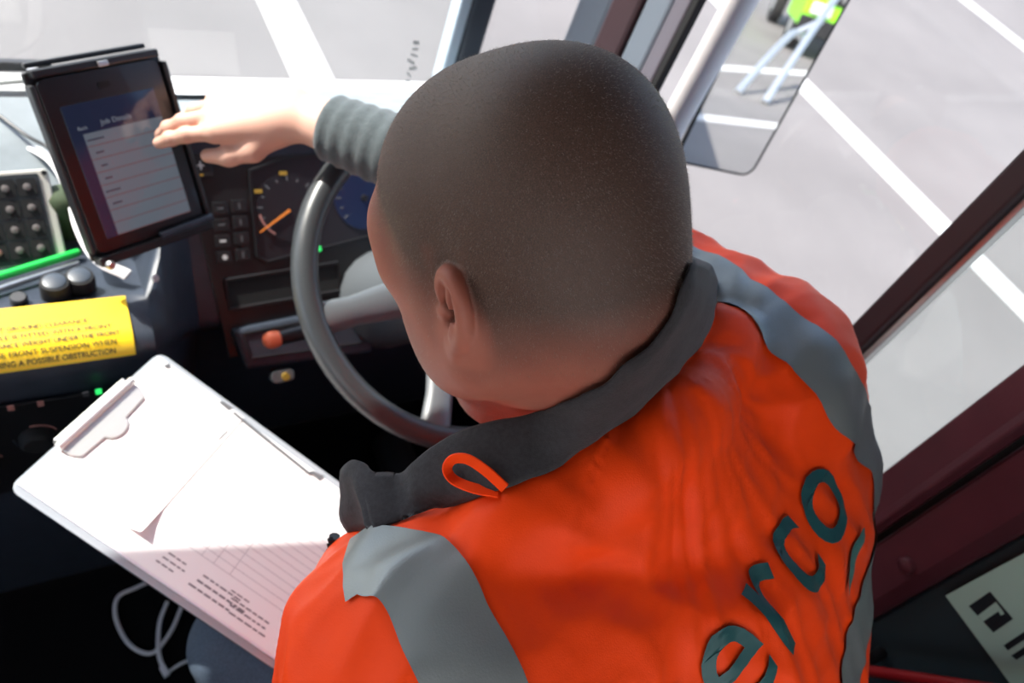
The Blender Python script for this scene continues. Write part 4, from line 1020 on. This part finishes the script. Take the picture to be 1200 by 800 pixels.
def strip_on(path, width, lift=.0022, n=7, sub=8):
    """a band of constant width laid on the jacket along a path of surface points"""
    P = catmull(path, sub); rows = []; S = []
    for p in P:
        r = bvh.find_nearest(Vector(p)); S.append(np.array(r[0]))
    for i, p in enumerate(S):
        t = nrm(S[min(i+2, len(S)-1)] - S[max(i-2, 0)]); nn0 = []
        for k in range(max(0, i-3), min(len(S), i+4)): nn0.append(np.array(bvh.find_nearest(Vector(S[k]))[1]))
        nv = nrm(sum(nn0)); side = nrm(np.cross(nv, t)); row = []
        for j in range(n):
            q = p + side*width*(j/(n-1)-.5); h_, hn = hit(q + nv*.05, -nv, .12)
            if h_ is None: r = bvh.find_nearest(Vector(q)); h_, hn = np.array(r[0]), np.array(r[1])
            row.append(h_ + hn*lift)
        rows.append(row)
    return rows
def pixpath(pts): return [p for p in (pix_hit(*q)[0] for q in pts) if p is not None]
lp_ = pixpath([(404, 662), (436, 652), (472, 655), (500, 685), (524, 735), (552, 790)])
d_end = nrm(lp_[-1] - lp_[-2]); lp_ += [lp_[-1] + d_end*.06 + np.array([0, 0, -.01]), lp_[-1] + d_end*.12 + np.array([0, 0, -.04])]
band('reflective_band', strip_on(lp_, .056), 'reflective_tape')
rp_ = pixpath([(824, 316), (853, 341), (900, 371), (949, 410), (992, 465), (1008, 505)])
d_end = nrm(rp_[-1] - rp_[-2]); rp_ += [rp_[-1] + d_end*.035 + np.array([.01, -.005, -.01])]
rq_ = pixpath([(1013, 705), (1006, 750), (997, 797)])
if len(rq_) == 3: rp_ += [(rp_[-1] + rq_[0])/2 + np.array([.03, .0, -.03])] + rq_ + [rq_[-1] + (rq_[-1] - rq_[-2])]
rp_ = [rp_[0] + np.array([-.03, .05, -.05]), rp_[0] + np.array([-.01, .03, -.02])] + rp_
band('reflective_band', strip_on(rp_, .052), 'reflective_tape')
# waist band round the trunk
T8_, L3_ = np.array(JQP['T8']), np.array(JQP['L3']); ax = nrm(T8_ - L3_); w0_ = L3_ - ax*.14
if w0_ is not None:
    cw = L3_ + TF*.05; cw = cw + ax*((w0_ - cw) @ ax); e1_ = nrm(np.cross(ax, (0, 0, 1))); e2_ = np.cross(ax, e1_)
    rows = []
    for k in range(81):
        a = 2*math.pi*k/80; dd = e1_*math.cos(a) + e2_*math.sin(a)
        rows.append([(cw + ax*.05*(j/4-.5) + dd*.45, -dd) for j in range(5)])
    gw = drape(rows, .0022)
    if len(gw) > 3: band('waist_band', gw, 'reflective_tape')
# back print: lettering laid on the back
V2, F2 = text2d('serco', 1.0, .004, 1.06)
o_t = bpy.data.meshes.new('tmp'); o_t.from_pydata([(a, b, 0) for a, b in V2], [], F2)
bmx = bmesh.new(); bmx.from_mesh(o_t); bmesh.ops.triangulate(bmx, faces=bmx.faces)
for _ in range(3):
    long_e = [e for e in bmx.edges if e.calc_length() > .06]
    bmesh.ops.subdivide_edges(bmx, edges=long_e, cuts=1); bmesh.ops.triangulate(bmx, faces=bmx.faces)
TV2 = np.array([(v.co.x, v.co.y) for v in bmx.verts]); bmx.verts.index_update(); TF2 = [tuple(v.index for v in f.verts) for f in bmx.faces]; bmx.free(); bpy.data.meshes.remove(o_t)
def on_back(pxo, pxr, pxu, V):
    """affine frame on the back from three points of the print on the jacket (origin, along, up); projected along the frame normal"""
    a = pix_hit(*pxo)[0]; b = pix_hit(*pxr)[0]; c = pix_hit(*pxu)[0]
    return a, b - a, c - a
he = {k: pix_hit(*p)[0] for k, p in {'e': (850, 772), 'r': (892, 714), 'c': (936, 650), 'o': (977, 580), 'st': (879, 697), 'sb': (902, 756)}.items()}
if all(v is not None for v in he.values()):
    tu = nrm(he['c'] - he['e']); tv = he['st'] - he['sb']; tv = nrm(tv - tu*(tv@tu)); tn_ = np.cross(tu, tv)
    if tn_ @ (he['r']) > 0: tn_ = -tn_; 
    tu, tv = tu*math.cos(.09) + tv*math.sin(.09), tv*math.cos(.09) - tu*math.sin(.09)
    xs = TV2[:, 0]; w = xs.max() - xs.min()
    pitch = np.linalg.norm(he['c'] - he['e']) / 2 / (w/5) * LOGO_SCALE      # metres per text unit from the letter spacing
    def lay(V, lift=.0026):
        out = []
        for a, b in V:
            q = he['r'] + tu*((a - (xs.min()+w/2))*pitch + LOGO_DU) + tv*((b - .26)*pitch*1.12 + LOGO_DV)
            p, n = hit(q + tn_*.12, -tn_, .5); 
            if p is None: p, n = q, tn_
            out.append(p + n*lift)
        return out
    lg = MB(); lg.add(lay(TV2), TF2); build(lg, 'logo_lettering', 'logo_teal', jacket, rec=False, smooth='all')
    # swoosh under the last letter
    swp = []
    x1 = xs.max(); 
    for k in range(15):
        t = k/14; cx = x1 - .50 + .56*t; cy = -.30 + .10*t + .05*math.sin(math.pi*t); hwid = .055*math.sin(math.pi*min(1, t*.9+.08))
        swp.append([(cx, cy-hwid), (cx, cy), (cx, cy+hwid)])
    gs = [lay(r) for r in swp]; build(MB().grid(gs), 'logo_swoosh', 'logo_swoosh', jacket, rec=False, smooth='all')
else: print('LOGO MISS', he)

# --- collar: a tall stand-up strip from behind the neck round the left side to the open front
def at_depth(px, py, d): return ray(px, py) * d
seam = [(842, 330, .630), (834, 380, .595), (802, 430, .562), (760, 470, .540), (700, 517, .523), (640, 554, .514), (592, 574, .510), (540, 590, .518), (508, 599, .528), (482, 606, .538), (455, 613, .548), (428, 620, .560), (402, 627, .575)]
topl = [(812, 300, .640), (800, 350, .600), (770, 398, .570), (725, 440, .545), (675, 468, .530), (620, 487, .520), (560, 499, .520), (508, 523, .530), (480, 545, .538), (466, 556, .552), (440, 549, .556), (412, 540, .570), (401, 549, .582)]
hbvh = BVHTree.FromPolygons([Vector(v) for v in hm[0]], [tuple(q) for q in hm[1].tolist()])
def settle(pts, gap):
    """catmull in (pixel, depth) is only a guess of the cloth line: it rests on the jacket and the neck"""
    out = []
    for x, y, d in catmull([np.array(p, float) for p in pts], 6):
        r_ = ray(x, y); L = np.linalg.norm(r_); dist = d*L
        p, n = hit((0, 0, 0), r_)
        if p is not None and abs(np.linalg.norm(p) - dist) < .09: dist = np.linalg.norm(p) - .004 if gap < .006 else min(dist, np.linalg.norm(p) - .004)
        q = hbvh.ray_cast(Vector((0, 0, 0)), Vector(nrm(r_)), 2.0)
        if q[0] is not None: dist = min(dist, q[3] - gap)
        out.append((x, y, dist))
    D = np.array([o[2] for o in out]); 
    for _ in range(6): D[1:-1] = np.minimum(D[1:-1], (D[:-2] + D[1:-1]*2 + D[2:])/4 + .001)
    return [nrm(ray(x, y))*dd for (x, y, _), dd in zip(out, D)]
SM = settle(seam, .005); TP = settle(topl, .010)
ctr = NB
outer = []; inner = []
for i, (a, b) in enumerate(zip(SM, TP)):
    ro = []; ri_ = []; outw = nrm(a - ctr - (a-ctr)@nrm(HC-NB)*nrm(HC-NB))
    for j in range(9):
        t = j/8; p = a*(1-t) + b*t; bul = .005*math.sin(math.pi*t)
        wr = (.0035 if i < 42 else .007)*noise.noise(Vector((p[0]*38, p[1]*38, p[2]*38))) + .003*noise.noise(Vector((p[0]*80 + 5, p[1]*80, p[2]*30)))*(1 if i > 42 else .4)
        po_ = p + outw*(bul + wr); q_ = hbvh.ray_cast(Vector((0, 0, 0)), Vector(nrm(po_)), 2.0)
        if q_[0] is not None and q_[3] - .014 < np.linalg.norm(po_): po_ = nrm(po_)*(q_[3] - .014); p = po_ - outw*(bul + wr)
        ro.append(po_); ri_.append(p - outw*(.0045*(1-.5*t) - bul*.8 - wr) )
    outer.append(ro); inner.append(ri_)
cmb = MB(); full = [ro + ri_[::-1] for ro, ri_ in zip(outer, inner)]
full = [[np.array(p) for p in r] for r in full]
cmb.grid(full, closed=True)
nn = len(full[0]); base = 0; cmb.f.append(tuple(range(nn-1, -1, -1))); cmb.f.append(tuple((len(full)-1)*nn + k for k in range(nn)))
co = build(cmb, 'collar', 'collar_fleece', jacket, smooth='all'); co['label'] = 'dark grey stand up collar'
# loop at the collar seam
cbv = BVHTree.FromPolygons([Vector(v) for v in cmb.v], [tuple(f) for f in cmb.f])
def front_of(px, py, gap):
    r_ = nrm(ray(px, py)); c = [x for x in (hit((0, 0, 0), r_)[0], cbv.ray_cast(Vector((0, 0, 0)), Vector(r_), 2.0)[0]) if x is not None]
    return r_ * (min(np.linalg.norm(np.array(x)) for x in c) - gap)
lpts = [front_of(*q) for q in ((592, 572, .002), (570, 552, .007), (548, 538, .010), (531, 538, .011), (524, 549, .010), (532, 562, .008), (556, 572, .005), (584, 577, .002))]
lpc = catmull(lpts, 5); lb_ = MB()
rowsl = []
for i, p in enumerate(lpc):
    t = nrm(lpc[min(i+1, len(lpc)-1)] - lpc[max(i-1, 0)]); vdir = nrm(p); s = nrm(np.cross(t, vdir)); q = nrm(s*.75 + vdir*.8)
    rowsl.append([p - q*.0045 - np.cross(t, q)*.0006, p + q*.0045 - np.cross(t, q)*.0006, p + q*.0045 + np.cross(t, q)*.0006, p - q*.0045 + np.cross(t, q)*.0006])
lb_.grid(rowsl, closed=True); build(lb_, 'hanging_loop', 'hi_vis', jacket, smooth=True)
# zip at the open front edge
z0 = at_depth(392, 628, .600); z1 = at_depth(388, 662, .612); z2 = at_depth(384, 700, .63)
zp = MB().tube([z0, z1, z2], .0045, 8); zo = build(zp, 'zip_tape', 'zip_black', jacket, smooth=True)
for k in range(12):
    p = z0 + (z2-z0)*(k+.5)/12; build(MB().box(p + nrm(-ray(388, 650))*.0035 + np.array([-.003, 0, 0]), (.004, .003, .0022)), 'zip_tooth', 'zip_black', zo)
# --- knitted sleeve end on the reaching arm
ku = nrm(ELR - WRR); tk_ = 0.0
while (600 + FOC*(MC.T @ (WRR + ku*tk_))[0]/(MC.T @ (WRR + ku*tk_))[2]) < 386: tk_ += .001
k0 = WRR + ku*tk_
kp = [k0 + ku*s for s in np.linspace(0, .22, 45)]
kr = [.0395 + .0003*i + .0011*math.sin(i*math.pi/2) for i in range(45)]; kr[0] = .037
km = MB(); km.tube(kp, kr, 28, cap=False); kn_o = build(km, 'knitted_sleeve', 'knit_grey', person, smooth='all'); kn_o['label'] = 'grey ribbed knit cuff'
# --- trousers and boots
tf_ = Field((-.02, -.20, -1.46), (.76, .72, -.80), .0065)
tf_.cone(HPR, HPL, .115, .115, .04); tf_.chain([HPR, KNR, ANR], [.100, .076, .062], .03); tf_.chain([HPL, KNL, ANL], [.100, .078, .064], .03)
TVv, TQ = tf_.mesh(2); TNv = vnormals(TVv, TQ)
TVv = TVv + TNv * np.array([.006*noise.noise(Vector((p[0]*14, p[1]*14, p[2]*22))) for p in TVv])[:, None]
quads_object('trousers', TVv, TQ, 'denim', person)
for an in (ANR, ANL):
    b_ = Field(an - np.array([.07, .09, .12]), an + np.array([.07, .24, .06]), .005)
    b_.cone(an, an + np.array([0, 0, -.03]), .05, .052, .02); b_.cone(an + np.array([0, -.02, -.045]), an + np.array([0, .17, -.055]), .046, .040, .03)
    v_, q_ = b_.mesh(2); quads_object('boot', v_, q_, 'boot_leather', person)
# --- stubble: thousands of very short hairs on the scalp
rng = np.random.default_rng(5); Qh = hm[1]; Vh = hm[0]; sc_f = scalp[Qh].mean(1); fn = vnormals(Vh, Qh)
area = np.linalg.norm(np.cross(Vh[Qh[:,2]]-Vh[Qh[:,0]], Vh[Qh[:,3]]-Vh[Qh[:,1]]), axis=1); pr = area * np.clip(sc_f, 0, 1)**1.3; pr /= pr.sum()
NHAIR = 26000
fi = rng.choice(len(Qh), NHAIR, p=pr); wts = rng.dirichlet((1, 1, 1, 1), NHAIR)
pp_ = (Vh[Qh[fi]] * wts[:, :, None]).sum(1); nn_ = fn[Qh[fi, 0]]
down = -AH[:, 2] * .6 - AH[:, 1] * .25
dr = nn_*.8 + down + rng.normal(0, .22, (NHAIR, 3)); dr /= np.linalg.norm(dr, axis=1)[:, None]
sd = np.cross(dr, rng.normal(0, 1, (NHAIR, 3))); sd /= np.linalg.norm(sd, axis=1)[:, None]
ln = rng.uniform(.0012, .0022, NHAIR)[:, None]
HVv = np.stack([pp_ - sd*.00008 - nn_*.0002, pp_ + sd*.00008 - nn_*.0002, pp_ + dr*ln], 1).reshape(-1, 3)
hme = bpy.data.meshes.new('stubble'); hme.vertices.add(len(HVv)); hme.vertices.foreach_set('co', (HVv + EYE - ROOT_LOC[person.name]).astype(np.float32).ravel())
hme.loops.add(NHAIR*3); hme.loops.foreach_set('vertex_index', np.arange(NHAIR*3, dtype=np.int32)); hme.polygons.add(NHAIR)
hme.polygons.foreach_set('loop_start', np.arange(0, NHAIR*3, 3, dtype=np.int32)); hme.polygons.foreach_set('loop_total', np.full(NHAIR, 3, np.int32)); hme.update(calc_edges=True)
hme.materials.append(MATS['stubble']); ho = bpy.data.objects.new('stubble_hair', hme); C.objects.link(ho); ho.parent = person; ho['kind'] = 'stuff'
